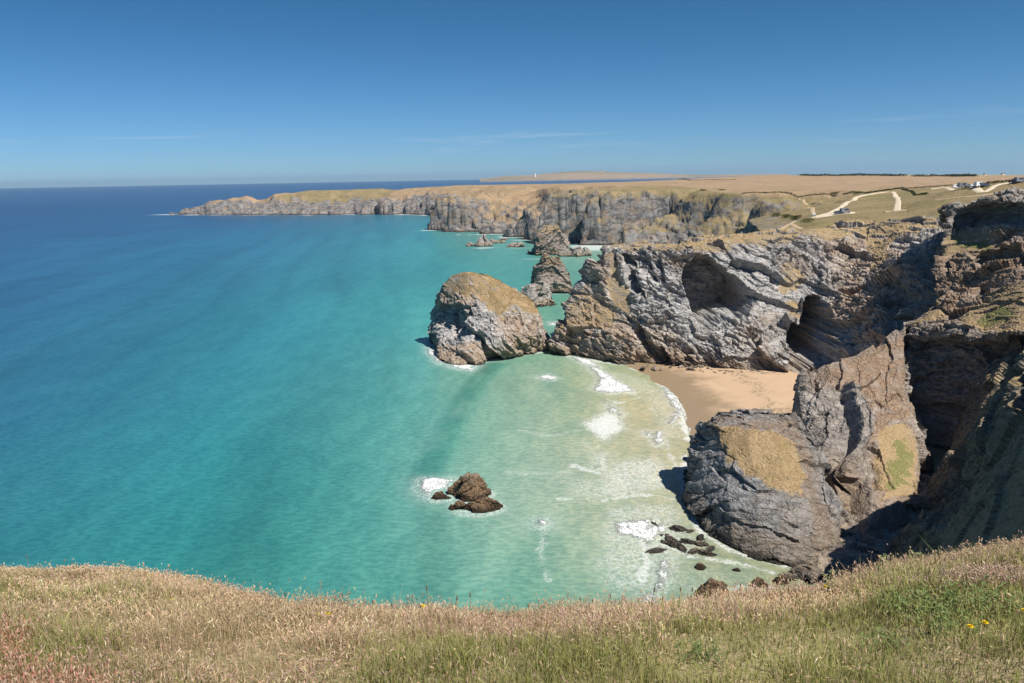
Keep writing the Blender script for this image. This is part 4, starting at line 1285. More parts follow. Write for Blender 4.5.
def meadow():
    x, y, r = scatter(430000)
    xl, yl, rl = scatter(110000, -1.25, -0.66, 1.4)
    xr, yr, rr_ = scatter(150000, 0.68, 1.3, 1.4)
    xc, yc, rc_ = scatter(14000, -0.66, 0.68, 1.1, 2.4)
    x = np.concatenate([x, xl, xr, xc]); y = np.concatenate([y, yl, yr, yc]); r = np.concatenate([r, rl, rr_, rc_])
    n = len(x)
    z = fg_z(x, y)
    q = p2(x, y)
    px, py = proj(np.stack([x, y, z], 1))
    n1 = fbm(q, 2.4, 3, 411); n2 = fbm(q, 0.8, 3, 421); n3 = fbm(q, 5.0, 2, 431)
    e = np.interp(np.arctan2(x, y), _th, _re)
    nearedge = sstep(0.45, 0.95, r / e)
    greenness = np.clip(0.7 - 0.55 * nearedge + 0.25 * sstep(640, 690, py) + 1.5 * n1 + 0.7 * n2, 0, 1)
    gp = sstep(-40, 10, sdf(px, py, [(880, 600), (940, 590), (1010, 592), (1024, 630), (990, 655), (920, 650), (890, 630)]))
    greenness = np.maximum(greenness, gp * 0.95)
    left = sstep(330, 120, px) * nearedge
    greenness *= 1 - 0.8 * left
    pink = np.clip(0.3 + 0.9 * fbm(q, 1.7, 3, 441) + 0.2 * nearedge - 0.25 * left, 0, 1)
    u = RNG.random(n)
    isg = u < greenness * 0.85
    isp = (~isg) & (RNG.random(n) < pink * 0.85)
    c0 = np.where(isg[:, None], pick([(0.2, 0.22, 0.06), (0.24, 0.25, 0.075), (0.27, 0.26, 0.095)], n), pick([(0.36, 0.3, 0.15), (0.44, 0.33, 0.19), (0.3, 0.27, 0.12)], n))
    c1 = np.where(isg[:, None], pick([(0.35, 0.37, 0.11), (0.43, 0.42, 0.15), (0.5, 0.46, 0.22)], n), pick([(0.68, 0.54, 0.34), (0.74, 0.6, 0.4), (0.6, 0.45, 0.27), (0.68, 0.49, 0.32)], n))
    cp = pick([(0.58, 0.38, 0.3), (0.66, 0.46, 0.37), (0.54, 0.36, 0.25), (0.7, 0.53, 0.43)], n)
    c1 = np.where(isp[:, None], cp, c1)
    h = (0.1 + 0.15 * RNG.random(n)) * (0.85 + 0.35 * n3) * np.where(isg, 0.85, 1.0)
    h *= np.where(RNG.random(n) < 0.05, 1.5, 1.0) * np.where(isg & (RNG.random(n) < 0.25), 1.4, 1.0)
    h = h * (1 - 0.45 * left) * (0.65 + 0.85 * sstep(-0.3, 0.45, fbm(q, 0.7, 2, 466)))
    tone = (0.93 + 0.3 * fbm(q, 1.5, 3, 471))[:, None]
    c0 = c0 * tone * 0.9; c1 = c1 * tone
    wid = (0.0035 + 0.0035 * RNG.random(n)) * np.where(isg, 1.35, 0.85) * np.clip(r / 7.0, 0.75, 2.0) * np.where(RNG.random(n) < 0.08, 1.9, 1.0)
    wind = RNG.random(n) * 6.28
    hd = (~isg) & (RNG.random(n) < 0.12 + 0.55 * sstep(-0.25, 0.35, fbm(q, 1.1, 3, 461)))
    k = hd.sum()
    hl = (0.02 + 0.032 * RNG.random(k)); hw = (0.009 + 0.009 * RNG.random(k)) * np.clip(r[hd] / 8, 0.8, 1.8)
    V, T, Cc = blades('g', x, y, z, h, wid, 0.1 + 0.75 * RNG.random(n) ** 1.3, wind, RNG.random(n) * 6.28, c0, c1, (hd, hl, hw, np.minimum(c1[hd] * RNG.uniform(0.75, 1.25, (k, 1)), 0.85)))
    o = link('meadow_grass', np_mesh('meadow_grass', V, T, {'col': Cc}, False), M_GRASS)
    tag(o, 'dry tawny and pink seeding grass covering the near slope', 'grass', kind='stuff')


meadow()


def patch(name, label, cat, n, poly, hr, wr, c0s, c1s, headp, hlr, hwr, hcs, lean=0.5):
    mn = np.min(poly, 0); mx = np.max(poly, 0)
    w3 = [on_fg(a, b) for a, b in poly]
    w2 = [(q_[0], q_[1]) for q_ in w3]
    a = np.array(w2)
    x = RNG.uniform(a[:, 0].min() - .3, a[:, 0].max() + .3, n); y = RNG.uniform(a[:, 1].min() - .3, a[:, 1].max() + .3, n)
    s = sdf(x, y, w2) + 0.35 * fbm(p2(x, y), 0.7, 3, 451)
    k = s > RNG.uniform(-0.12, 0.1, n)
    x, y = x[k], y[k]
    n = len(x); z = fg_z(x, y)
    hd = RNG.random(n) < headp
    kk = hd.sum()
    V, T, Cc = blades('p', x, y, z, RNG.uniform(*hr, n), RNG.uniform(*wr, n), lean * RNG.random(n), RNG.random(n) * 6.28, RNG.random(n) * 6.28, pick(c0s, n), pick(c1s, n),
                      (hd, RNG.uniform(*hlr, kk), RNG.uniform(*hwr, kk), pick(hcs, kk)))
    o = link(name, np_mesh(name, V, T, {'col': Cc}, False), M_GRASS)
    tag(o, label, cat, kind='stuff')


patch('sheep_sorrel', 'rusty red sorrel seed heads massed in the left bottom corner', 'sorrel', 15000, [(-60, 640), (25, 634), (60, 655), (92, 690), (80, 760), (-120, 760)], (0.1, 0.24), (0.003, 0.006),
      [(0.28, 0.22, 0.1), (0.34, 0.22, 0.12)], [(0.55, 0.33, 0.23), (0.5, 0.28, 0.19)], 0.55, (0.02, 0.045), (0.008, 0.014), [(0.68, 0.5, 0.38), (0.6, 0.4, 0.3), (0.62, 0.31, 0.23), (0.66, 0.4, 0.3), (0.55, 0.25, 0.18), (0.62, 0.46, 0.34)])
patch('pink_thrift', 'pale pink dried thrift heads in a band along the right slope', 'thrift', 8000, [(905, 592), (950, 578), (1010, 572), (1040, 580), (1040, 592), (980, 592), (930, 600)], (0.1, 0.2), (0.003, 0.005),
      [(0.16, 0.15, 0.06)], [(0.45, 0.3, 0.22)], 0.55, (0.015, 0.03), (0.012, 0.022), [(0.6, 0.42, 0.35), (0.56, 0.39, 0.3), (0.62, 0.5, 0.4)])


# --- small single plants -----------------------------------------------------------
M_STEM = plain('plant_stem', (0.16, 0.17, 0.06), 0.8, 0.2)
M_DRYSTEM = plain('dry_stem', (0.3, 0.2, 0.11), 0.8, 0.2)
M_SEED = plain('seed_head', (0.16, 0.09, 0.06), 0.9, 0.1, 0.3, 60)
M_YELLOW = plain('yellow_petals', (0.75, 0.55, 0.02), 0.7, 0.2, 0.1, 40)
M_UMBEL = plain('umbel_florets', (0.42, 0.42, 0.2), 0.8, 0.2, 0.25, 50)
M_LEAF = plain('broad_leaf', (0.13, 0.17, 0.055), 0.7, 0.2, 0.45, 9)


def tube(pts, rad, sides=5):
    V, Fc = [], []
    for k, p_ in enumerate(pts):
        for i in range(sides):
            a = 2 * math.pi * i / sides
            V.append((p_[0] + rad[k] * math.cos(a), p_[1] + rad[k] * math.sin(a), p_[2]))
    for k in range(len(pts) - 1):
        for i in range(sides):
            j = (i + 1) % sides
            Fc.append((k * sides + i, k * sides + j, (k + 1) * sides + j, (k + 1) * sides + i))
    Fc.append(tuple(range(sides - 1, -1, -1)))
    Fc.append(tuple((len(pts) - 1) * sides + i for i in range(sides)))
    return V, Fc


def py_mesh(name, V, Fc, smooth=False):
    me = bpy.data.meshes.new(name)
    me.from_pydata([tuple(float(c) for c in v) for v in V], [], Fc)
    me.update()
    if smooth:
        for q_ in me.polygons: q_.use_smooth = True
    return me


def merge(parts):
    V, Fc = [], []
    for v, f in parts:
        o_ = len(V)
        V += list(v); Fc += [tuple(i + o_ for i in q_) for q_ in f]
    return V, Fc


def thing(name, label, cat, loc, group=None, rz=0.0):
    o = bpy.data.objects.new(name, None)
    COL.objects.link(o)
    o.location = tuple(float(c) for c in loc); o.rotation_euler = (0, 0, rz)
    o.empty_display_size = 0.1
    return tag(o, label, cat, group, 'thing')


def copy_tree(o, parent=None):
    c = o.copy(); COL.objects.link(c)
    if parent is not None: c.parent = parent
    for ch in o.children: copy_tree(ch, c)
    return c


def flower_proto(h):
    o = thing('yellow_flower', 'x', 'flower', (0, 0, 0))
    v, f = tube([(0, 0, -0.02), (0.01, 0, h * .5), (0.015, 0.01, h)], [0.0035, 0.003, 0.0025])
    link('stem', py_mesh('stem', v, f), M_STEM, o)
    V, Fc = [], []
    for ring_, (rr_, n, up) in enumerate(((0.028, 13, 0.006), (0.02, 10, 0.014), (0.011, 8, 0.02))):
        for i in range(n):
            a = 2 * math.pi * (i + 0.3 * ring_) / n
            c, s = math.cos(a), math.sin(a)
            k = len(V)
            w_ = 0.005
            V += [(0.015 + 0.004 * c - w_ * s, 0.01 + 0.004 * s + w_ * c, h), (0.015 + 0.004 * c + w_ * s, 0.01 + 0.004 * s - w_ * c, h),
                  (0.015 + rr_ * c + w_ * s, 0.01 + rr_ * s - w_ * c, h + up), (0.015 + rr_ * c - w_ * s, 0.01 + rr_ * s + w_ * c, h + up)]
            Fc.append((k, k + 1, k + 2, k + 3))
    link('petals', py_mesh('petals', V, Fc), M_YELLOW, o)
    return o


def spike_proto(h, hl, hw):
    o = thing('seed_spike', 'x', 'grass spike', (0, 0, 0))
    lean = 0.12 * h
    v, f = tube([(0, 0, -0.02), (lean * .35, 0, h * .55), (lean, 0, h)], [0.0035, 0.003, 0.0025])
    link('stem', py_mesh('stem', v, f), M_DRYSTEM, o)
    v, f = tube([(lean, 0, h - 0.005), (lean + .002, 0, h + hl * .2), (lean + .005, 0, h + hl * .6), (lean + .008, 0, h + hl)], [hw * .3, hw * .5, hw * .45, hw * .1], 6)
    link('seed_head', py_mesh('seed_head', v, f), M_SEED, o)
    return o


def umbel_proto(h):
    rg = random.Random(5)
    o = thing('wild_carrot', 'x', 'wild plant', (0, 0, 0))
    st = [tube([(0, 0, -0.03), (0.01, 0, h * .5), (0, 0.02, h)], [0.008, 0.006, 0.004])]
    fl = []
    for b in range(6):
        a = b * 1.05 + rg.random()
        z0 = h * rg.uniform(0.45, 0.95); L = h * rg.uniform(0.22, 0.4)
        e = (math.cos(a) * L * .6, math.sin(a) * L * .6, z0 + L * .75)
        st.append(tube([(0, 0.01, z0), ((e[0]) * .5, e[1] * .5, z0 + L * .35), e], [0.004, 0.0035, 0.003]))
        fl = []
        for k in range(14):
            aa = rg.random() * 6.28; rr_ = 0.055 * math.sqrt(rg.random())
            c = (e[0] + rr_ * math.cos(aa), e[1] + rr_ * math.sin(aa), e[2] + 0.02 + 0.02 * rg.random())
            s = 0.009
            fl.append(([(c[0] - s, c[1], c[2]), (c[0], c[1] - s, c[2]), (c[0] + s, c[1], c[2]), (c[0], c[1] + s, c[2]), (c[0], c[1], c[2] + s * .8), (c[0], c[1], c[2] - s)],
                       [(0, 1, 4), (1, 2, 4), (2, 3, 4), (3, 0, 4), (1, 0, 5), (2, 1, 5), (3, 2, 5), (0, 3, 5)]))
        link('flower_head', py_mesh('flower_head', *merge(fl)), M_UMBEL, o)
    lf = []
    for k in range(10):
        a = rg.random() * 6.28; z0 = h * rg.uniform(0.1, 0.6); L = rg.uniform(0.08, 0.16)
        c, s = math.cos(a), math.sin(a)
        lf.append(([(0, 0, z0), (c * L * .5 - s * .025, s * L * .5 + c * .025, z0 + .05), (c * L, s * L, z0 + .03), (c * L * .5 + s * .025, s * L * .5 - c * .025, z0 + .05)], [(0, 1, 2, 3)]))
    link('stem', py_mesh('stem', *merge(st)), M_STEM, o)
    link('leaves', py_mesh('leaves', *merge(lf)), M_LEAF, o)
    return o


def leafy_proto(seed):
    rg = random.Random(seed)
    o = thing('leafy_plant', 'x', 'wild plant', (0, 0, 0))
    st, lf = [], []
    for k in range(46):
        a = rg.random() * 6.28; R0 = rg.random() ** .6 * 0.26
        bx_, by_ = R0 * math.cos(a), R0 * math.sin(a)
        h = rg.uniform(0.05, 0.2) * (1.2 - R0)
        st.append(tube([(bx_, by_, -0.02), (bx_ * 1.1, by_ * 1.1, h)], [0.003, 0.002], 4))
        for j in range(4):
            aa = rg.random() * 6.28; L = rg.uniform(0.03, 0.06); w_ = L * rg.uniform(0.13, 0.24)
            z0 = h * rg.uniform(0.5, 1.05)
            c, s = math.cos(aa), math.sin(aa); dz = rg.uniform(-.02, .045)
            X0, Y0 = bx_ * 1.05, by_ * 1.05
            lf.append(([(X0, Y0, z0), (X0 + c * L * .5 - s * w_, Y0 + s * L * .5 + c * w_, z0 + dz * .7), (X0 + c * L, Y0 + s * L, z0 + dz), (X0 + c * L * .5 + s * w_, Y0 + s * L * .5 - c * w_, z0 + dz * .7)], [(0, 1, 2, 3)]))
    link('leaves', py_mesh('leaves', *merge(st + lf)), M_LEAF, o)
    return o


flw = [(424, 622, 0.2, 'tall yellow flower standing against the sea on the grass edge'), (318, 628, 0.1, 'yellow flower low in the dry grass, first of a cluster of three'), (328, 628, 0.1, 'yellow flower low in the dry grass, middle of a cluster of three'),
       (334, 627, 0.11, 'yellow flower low in the dry grass, right of a cluster of three'), (173, 612, 0.1, 'lone yellow flower in dry grass on the left slope'), (966, 645, 0.09, 'left yellow flower of the pair below the green leafy plants'), (981, 641, 0.09, 'right yellow flower of the pair below the green leafy plants'),
       (1022, 628, 0.1, 'yellow flower beside the green leafy plants at the right edge'), (826, 598, 0.08, 'small yellow flower near the grass edge below the gully')]
pr = None
for (qx, qy, h, lab) in flw:
    if pr is None:
        pr = o = flower_proto(0.2)
    else:
        o = copy_tree(pr)
    b = on_fg(qx, qy); o.location = tuple(b); s = h / 0.2 if h < 0.15 else 1.0
    o.scale = (max(s, 0.8), max(s, 0.8), max(s, 0.75)); o.rotation_euler = (0, 0, random.random() * 6)
    o['label'] = lab; o['group'] = 'yellow flowers in the meadow grass'

sps = [spike_proto(0.28, 0.05, 0.016), spike_proto(0.36, 0.06, 0.014), spike_proto(0.22, 0.035, 0.02)]
done = set()
xs_ = [418, 431, 436, 455, 470, 492, 530, 541, 556, 583, 596, 605, 613, 618, 640, 650, 662, 669, 683, 690, 701, 715, 738, 741, 752, 764, 790, 30, 75, 118, 122, 180, 268, 285, 345, 372, 396, 860, 905, 940, 985, 1008]
for j, qx in enumerate(xs_):
    i = j % 3
    ey = np.interp(qx, [a for a, b, c in _edge], [b for a, b, c in _edge])
    b = on_fg(qx, ey + random.uniform(0.5, 9))
    if i in done: o = copy_tree(sps[i])
    else: o = sps[i]; done.add(i)
    s = random.uniform(0.55, 1.15)
    o.location = tuple(b); o.rotation_euler = (0, 0, random.random() * 6.28); o.scale = (1, 1, s)
    o['label'] = 'brown plantain seed spike rising above the grass edge against the sea'
    o['group'] = 'seed spikes along the grass edge'

um = umbel_proto(0.34)
for j, (qx, qy, s, lab) in enumerate([(881, 582, 1.0, 'bushy pale green umbel plant against the dark gully, tallest on the right edge'), (913, 573, 0.85, 'smaller pale umbel plant right of the bushy one on the grass edge'), (828, 596, 0.75, 'short pale umbel plant at the grass edge below the fallen rocks'),
                                      (119, 576, 0.6, 'thin pale umbel plant on the skyline of the left slope'), (676, 618, 0.6, 'pale umbel plant on the grass edge left of the tall brown boulder')]):
    o = um if j == 0 else copy_tree(um)
    o.location = tuple(on_fg(qx, qy)); o.scale = (s, s, s); o.rotation_euler = (0, 0, j * 1.3); o['label'] = lab; o['group'] = 'umbel plants on the grass edge'

lp = [leafy_proto(3), leafy_proto(4)]
for j, (qx, qy, s, lab) in enumerate([(905, 615, 1.0, 'green leafy plant at the left end of the leafy patch on the right slope'), (930, 622, 1.1, 'dark green leafy plant second from the left in the leafy patch'), (955, 612, 1.0, 'green leafy plant at the top middle of the leafy patch'),
                                      (985, 606, 1.1, 'green leafy plant at the upper right of the leafy patch'), (1005, 618, 1.0, 'green leafy plant at the right end of the leafy patch'), (950, 636, 0.9, 'low green leafy plant just left of the paired yellow flowers'), (580, 622, 0.7, 'small green leafy clump at the grass edge below the foam'), (885, 652, .7, 'low grey green clump on the right slope beneath the leafy patch'), (700, 662, .7, 'green leafy clump low in the middle of the meadow')]):
    o = lp[j] if j < 2 else copy_tree(lp[j % 2])
    o.location = tuple(on_fg(qx, qy)); o.scale = (s, s, s); o.rotation_euler = (0, 0, j * 2.1); o['label'] = lab; o['group'] = 'leafy plants in the meadow'

# ------------------------------------------------------------------ far land across the next bay, with its lighthouse
def far_point():
    pr_ = [(480, 178.6), (497, 177.0), (510, 175.8), (525, 175.4), (535, 175.0), (548, 173.6), (562, 171.8), (585, 171.0), (610, 171.6), (640, 172.6), (670, 174.0), (700, 174.6), (745, 174.2), (790, 173.8)]
    Y0 = 14000.0
    xs = np.linspace(480, 790, 300)
    ty = np.interp(xs, [a for a, b in pr_], [b for a, b in pr_])
    v = np.linspace(-1, 1, 41)
    rows_ = []
    for k in v:
        Yk = Y0 + k * 1500
        base = np.array([P(a, b, Y0) for a, b in zip(xs, ty)])
        h = np.clip(base[:, 2], 0, None) * np.clip(1.05 * (1 - abs(k) ** 2.6), 0, 1)
        q_ = base.copy(); q_[:, 1] = Yk; q_[:, 0] = base[:, 0] * (Yk / Y0)
        hz = h + fbm(np.stack([q_[:, 0], q_[:, 1], 0 * h], 1), 450, 3, 501) * 9 * (h > 3)
        q_[:, 2] = np.where(abs(k) >= 0.999, -5, hz - 3)
        rows_.append(q_)
    G = np.array(rows_)
    p = G.reshape(-1, 3)
    n = len(p)
    f = grid_faces(len(v), len(xs))
    q2 = p2(p[:, 0], p[:, 1])
    c = worley(p2(p[:, 0] / 700, p[:, 1] / 500), 511)[2]
    A = {'veg': sstep(18, 32, p[:, 2] + fbm(q2, 120, 2, 5) * 8), 'green': 0.6 * sstep(0.6, 0.8, c), 'warm': np.zeros(n), 'field': c}
    o = link('distant_headland', np_mesh('distant_headland', p, f, A, True), M_LAND)
    tag(o, kind='structure')


far_point()
M_WHITE = plain('white_paint', (0.8, 0.8, 0.78), 0.6)
M_DARK = plain('dark_glass', (0.03, 0.035, 0.04), 0.15, 0.5)
M_TYRE = plain('tyre_rubber', (0.03, 0.03, 0.03), 0.85)
M_SLATE = plain('roof_slate', (0.12, 0.12, 0.13), 0.8)


def box(cx, cy, cz, sx, sy, sz, tp=1.0):
    x, y, z = sx / 2, sy / 2, sz / 2
    V = [(cx - x, cy - y, cz - z), (cx + x, cy - y, cz - z), (cx + x, cy + y, cz - z), (cx - x, cy + y, cz - z),
         (cx - x * tp, cy - y * tp, cz + z), (cx + x * tp, cy - y * tp, cz + z), (cx + x * tp, cy + y * tp, cz + z), (cx - x * tp, cy + y * tp, cz + z)]
    return V, [(3, 2, 1, 0), (4, 5, 6, 7), (0, 1, 5, 4), (1, 2, 6, 5), (2, 3, 7, 6), (3, 0, 4, 7)]


b = P(535, 177.0, 13000)
lh = thing('lighthouse', 'white lighthouse on the far headland across the bay', 'lighthouse', (b[0], b[1], b[2]))
link('tower', py_mesh('tower', *tube([(0, 0, -25), (0, 0, 0), (0, 0, 62), (0, 0, 66), (0, 0, 66.2)], [16, 16, 12, 12, 14], 16), True), M_WHITE, lh)
link('lantern', py_mesh('lantern', *tube([(0, 0, 66.3), (0, 0, 80)], [9, 9], 12)), M_DARK, lh)
link('lantern_roof', py_mesh('lantern_roof', *tube([(0, 0, 80.1), (0, 0, 86), (0, 0, 90)], [10.5, 6, 0.6], 12)), M_WHITE, lh)


def house(px, py, Y, w_, d_, h, label, rz=0.0):
    b = P(px, py, Y)
    o = thing('cottage', label, 'house', b, 'white houses on the far land', rz)
    link('wall', py_mesh('wall', *box(0, 0, h / 2 - 3, w_, d_, h + 6)), M_WHITE, o)
    V = [(-w_ / 2 - .3, -d_ / 2 - .3, h), (w_ / 2 + .3, -d_ / 2 - .3, h), (w_ / 2 + .3, d_ / 2 + .3, h), (-w_ / 2 - .3, d_ / 2 + .3, h), (-w_ / 2 - .3, 0, h + d_ * .45), (w_ / 2 + .3, 0, h + d_ * .45)]
    link('roof', py_mesh('roof', V, [(0, 1, 5, 4), (2, 3, 4, 5), (0, 4, 3), (1, 2, 5), (3, 2, 1, 0)]), M_SLATE, o)


house(602, 172.0, 13600, 60, 30, 16, 'white building on the top of the far headland')
house(1003, 175.2, 1700, 6, 5, 2.6, 'pale house on the skyline at the far right')
house(985, 175.3, 1720, 5, 5, 2.4, 'pale house on the skyline left of the far right one')

# ------------------------------------------------------------------ tracks
def track_mat(name, c0, c1):
    m = bpy.data.materials.new(name); t = NT(m)
    n = t.noise(0.8, 4, 0.6)
    t.bsdf(t.mix(n, c0, c1), 0.95, 0.1)
    return m


M_TRACK = track_mat('pale_gravel', (0.5, 0.41, 0.29), (0.64, 0.55, 0.42))
M_TRACK2 = track_mat('worn_earth', (0.38, 0.28, 0.17), (0.47, 0.36, 0.24))


def ribbon(name, pix, width, mat, lift=0.25):
    w3 = [on_land(a, b) for a, b in pix]
    pts = np.array([q_[:2] for q_ in w3])
    tt = params(pts[:, None, :], 3.0)
    L = cr(pts, tt)
    d = np.gradient(L, axis=0); d /= np.linalg.norm(d, axis=1, keepdims=True) + 1e-9
    nrm = np.stack([-d[:, 1], d[:, 0]], 1)
    wv = np.interp(tt, np.arange(len(width)), width) * (1 + 0.25 * fbm(p2(L[:, 0], L[:, 1]), 9, 2, 601))
    rows_ = []
    for s in np.linspace(-1, 1, 7):
        q_ = L + nrm * (wv * s * 0.5)[:, None]
        z = land_z(q_[:, 0], q_[:, 1])[0] + lift - (0.3 if abs(s) == 1 else 0)
        rows_.append(np.concatenate([q_, z[:, None]], 1))
    G = np.array(rows_)
    o = link(name, np_mesh(name, G.reshape(-1, 3), grid_faces(7, len(tt))[:, ::-1], None, True), mat)
    tag(o, kind='structure')


ribbon('gravel_track', [(812, 217), (824, 214.5), (834, 211), (843, 206), (849, 201.5), (856, 197.5), (866, 195), (880, 193), (888, 192)], [6, 6, 5, 4.5, 4, 4.5, 5, 4, 3], M_TRACK)
ribbon('car_park', [(810, 217.5), (820, 216.5), (832, 214.8), (846, 213), (851, 212.4)], [6, 12, 15, 13, 5], M_TRACK, 0.3)
ribbon('gravel_track', [(893, 192), (895.5, 196), (898, 201), (897.5, 206), (897, 211)], [3.5, 3.5, 3, 3.5, 6], M_TRACK)
ribbon('lay_by', [(884, 212.5), (892, 211.4), (900, 210.8), (908, 210.4)], [2, 8, 8, 2], M_TRACK2, 0.32)
ribbon('earth_path', [(799, 198.5), (804, 202), (809, 208), (813, 214)], [2, 2.5, 2.5, 3], M_TRACK2)
ribbon('earth_path', [(772, 233), (780, 229.5), (788, 225), (795, 221.5)], [4, 3, 2.5, 2], M_TRACK2)
ribbon('earth_path', [(790, 224), (795, 226.5), (802, 229.5)], [2, 3, 3], M_TRACK2)
ribbon('access_road', [(930, 189.5), (950, 188.6), (975, 187.6), (1000, 184.5), (1035, 181.5)], [2, 4.5, 4.5, 3.5, 3], M_TRACK, 0.3)
ribbon('earth_path', [(936, 200), (955, 198), (980, 195.5), (1010, 192.5), (1035, 191)], [2, 2, 2.5, 2.5, 3], M_TRACK2)

# ------------------------------------------------------------------ vehicles
def car_proto(name, cat, prof, glass, width, paint, wheels, wr):
    """side profile extruded and drawn in at roof height; glass strip; wheels with rims"""
    o = thing(name, 'x', cat, (0, 0, 0))
    top = max(z for x, z in prof)
    V = []
    for s in (-1, 1):
        for x, z in prof:
            k = 1 - 0.16 * max(0, (z - 0.8) / max(0.1, top - 0.8)) if top > 0.8 else 1
            V.append((x, s * width / 2 * k, z))
    n = len(prof)
    Fc = [tuple(range(n - 1, -1, -1)), tuple(range(n, 2 * n))] + [(i, (i + 1) % n, n + (i + 1) % n, n + i) for i in range(n)]
    link('body', py_mesh('body', V, Fc), paint, o)
    parts_ = []
    for gl in glass:
        v = []
        for s in (-1, 1):
            for x, z in gl:
                k = 1 - 0.16 * max(0, (z - 0.8) / max(0.1, top - 0.8))
                v.append((x, s * (width / 2 * k + 0.02), z))
        m_ = len(gl)
        parts_.append((v, [tuple(range(m_ - 1, -1, -1)), tuple(range(m_, 2 * m_))] + [(i, (i + 1) % m_, m_ + (i + 1) % m_, m_ + i) for i in range(m_)]))
    link('window', py_mesh('window', *merge(parts_)), M_DARK, o)
    for x in wheels:
        for s in (-1, 1):
            V, Fc = [], []
            for k, yy in enumerate((-0.11, 0.11)):
                for i in range(14):
                    a = 2 * math.pi * i / 14
                    V.append((x + wr * math.cos(a), s * (width / 2 - 0.08) + yy, wr + wr * math.sin(a)))
            for i in range(14):
                j = (i + 1) % 14
                Fc.append((i, j, 14 + j, 14 + i))
            Fc += [tuple(range(13, -1, -1)), tuple(range(14, 28))]
            link('wheel', py_mesh('wheel', V, Fc), M_TYRE, o)
    return o


def paint(name, c):
    m = bpy.data.materials.new(name); t = NT(m)
    n = t.noise(1.5, 2)
    b = t.bsdf(t.mix(n, tuple(x * .93 for x in c), c), 0.3, 0.5)
    return m


CAR = [(-2.1, 0.3), (2.1, 0.3), (2.15, 0.65), (1.95, 0.85), (1.05, 0.98), (0.45, 1.42), (-1.2, 1.45), (-1.85, 1.0), (-2.15, 0.85)]
CARG = [[(0.95, 0.97), (0.42, 1.37), (-0.3, 1.39), (-0.3, 0.95)], [(-0.4, 0.95), (-0.4, 1.39), (-1.15, 1.4), (-1.7, 1.0)]]
VAN = [(-2.7, 0.35), (2.6, 0.35), (2.7, 0.8), (2.45, 1.15), (1.75, 1.3), (1.2, 2.2), (0.9, 2.35), (-2.65, 2.35), (-2.75, 1.2)]
VANG = [[(1.65, 1.32), (1.18, 2.1), (0.35, 2.15), (0.35, 1.3)], [(0.2, 1.35), (0.2, 2.05), (-1.0, 2.05), (-1.0, 1.35)]]
P_WHITE, P_BLUE, P_GREY, P_BLACK, P_SILVER = paint('white_car_paint', (0.78, 0.78, 0.78)), paint('blue_car_paint', (0.05, 0.08, 0.14)), paint('grey_car_paint', (0.2, 0.21, 0.23)), paint('black_car_paint', (0.025, 0.025, 0.03)), paint('silver_car_paint', (0.5, 0.51, 0.53))
kinds = {}
veh = [(838, 214.6, 'car', P_BLUE, 0.2, 'dark blue car parked on the pale gravel car park', 'cars on the gravel car park'), (845, 213.6, 'van', P_GREY, 0.25, 'grey van at the right end of the pale gravel car park', 'cars on the gravel car park'),
       (814, 216.6, 'car', P_SILVER, 1.2, 'silver car alone at the left end of the gravel car park', 'cars on the gravel car park'),
       (956, 188.4, 'van', P_WHITE, 0.1, 'white van parked at the left end of the hilltop row', 'vehicles in the hilltop row'), (963, 188.2, 'van', P_GREY, 0.1, 'grey van beside the white van in the hilltop row', 'vehicles in the hilltop row'), (968.5, 188.0, 'car', P_GREY, 0.3, 'grey car in the middle of the hilltop row', 'vehicles in the hilltop row'),
       (974, 187.8, 'car', P_WHITE, 0.15, 'white car right of the grey one in the hilltop row', 'vehicles in the hilltop row'), (979.5, 187.4, 'van', P_WHITE, 0.2, 'white van towards the right end of the hilltop row', 'vehicles in the hilltop row'), (985, 187.0, 'car', P_BLUE, 0.1, 'dark blue car at the right end of the hilltop row', 'vehicles in the hilltop row'),
       (1013, 183.6, 'car', P_BLACK, 0.2, 'black car at the right edge of the picture on the hill', 'vehicles at the right edge'), (1019, 183.2, 'van', P_GREY, 0.3, 'grey van at the right edge beside the black car', 'vehicles at the right edge')]
for qx, qy, kd, pt, rz, lab, grp in veh:
    key = (kd, pt.name)
    if key not in kinds:
        o = kinds[key] = car_proto('parked_car', 'car', CAR, CARG, 1.8, pt, (-1.3, 1.3), 0.32) if kd == 'car' else car_proto('parked_van', 'van', VAN, VANG, 2.0, pt, (-1.6, 1.7), 0.36)
    else:
        o = copy_tree(kinds[key])
    o.location = tuple(on_land(qx, qy) + np.array([0, 0, 0.36])); o.scale = (1.12, 1.12, 1.2); o.rotation_euler = (0, 0, rz); o['label'] = lab; o['group'] = grp

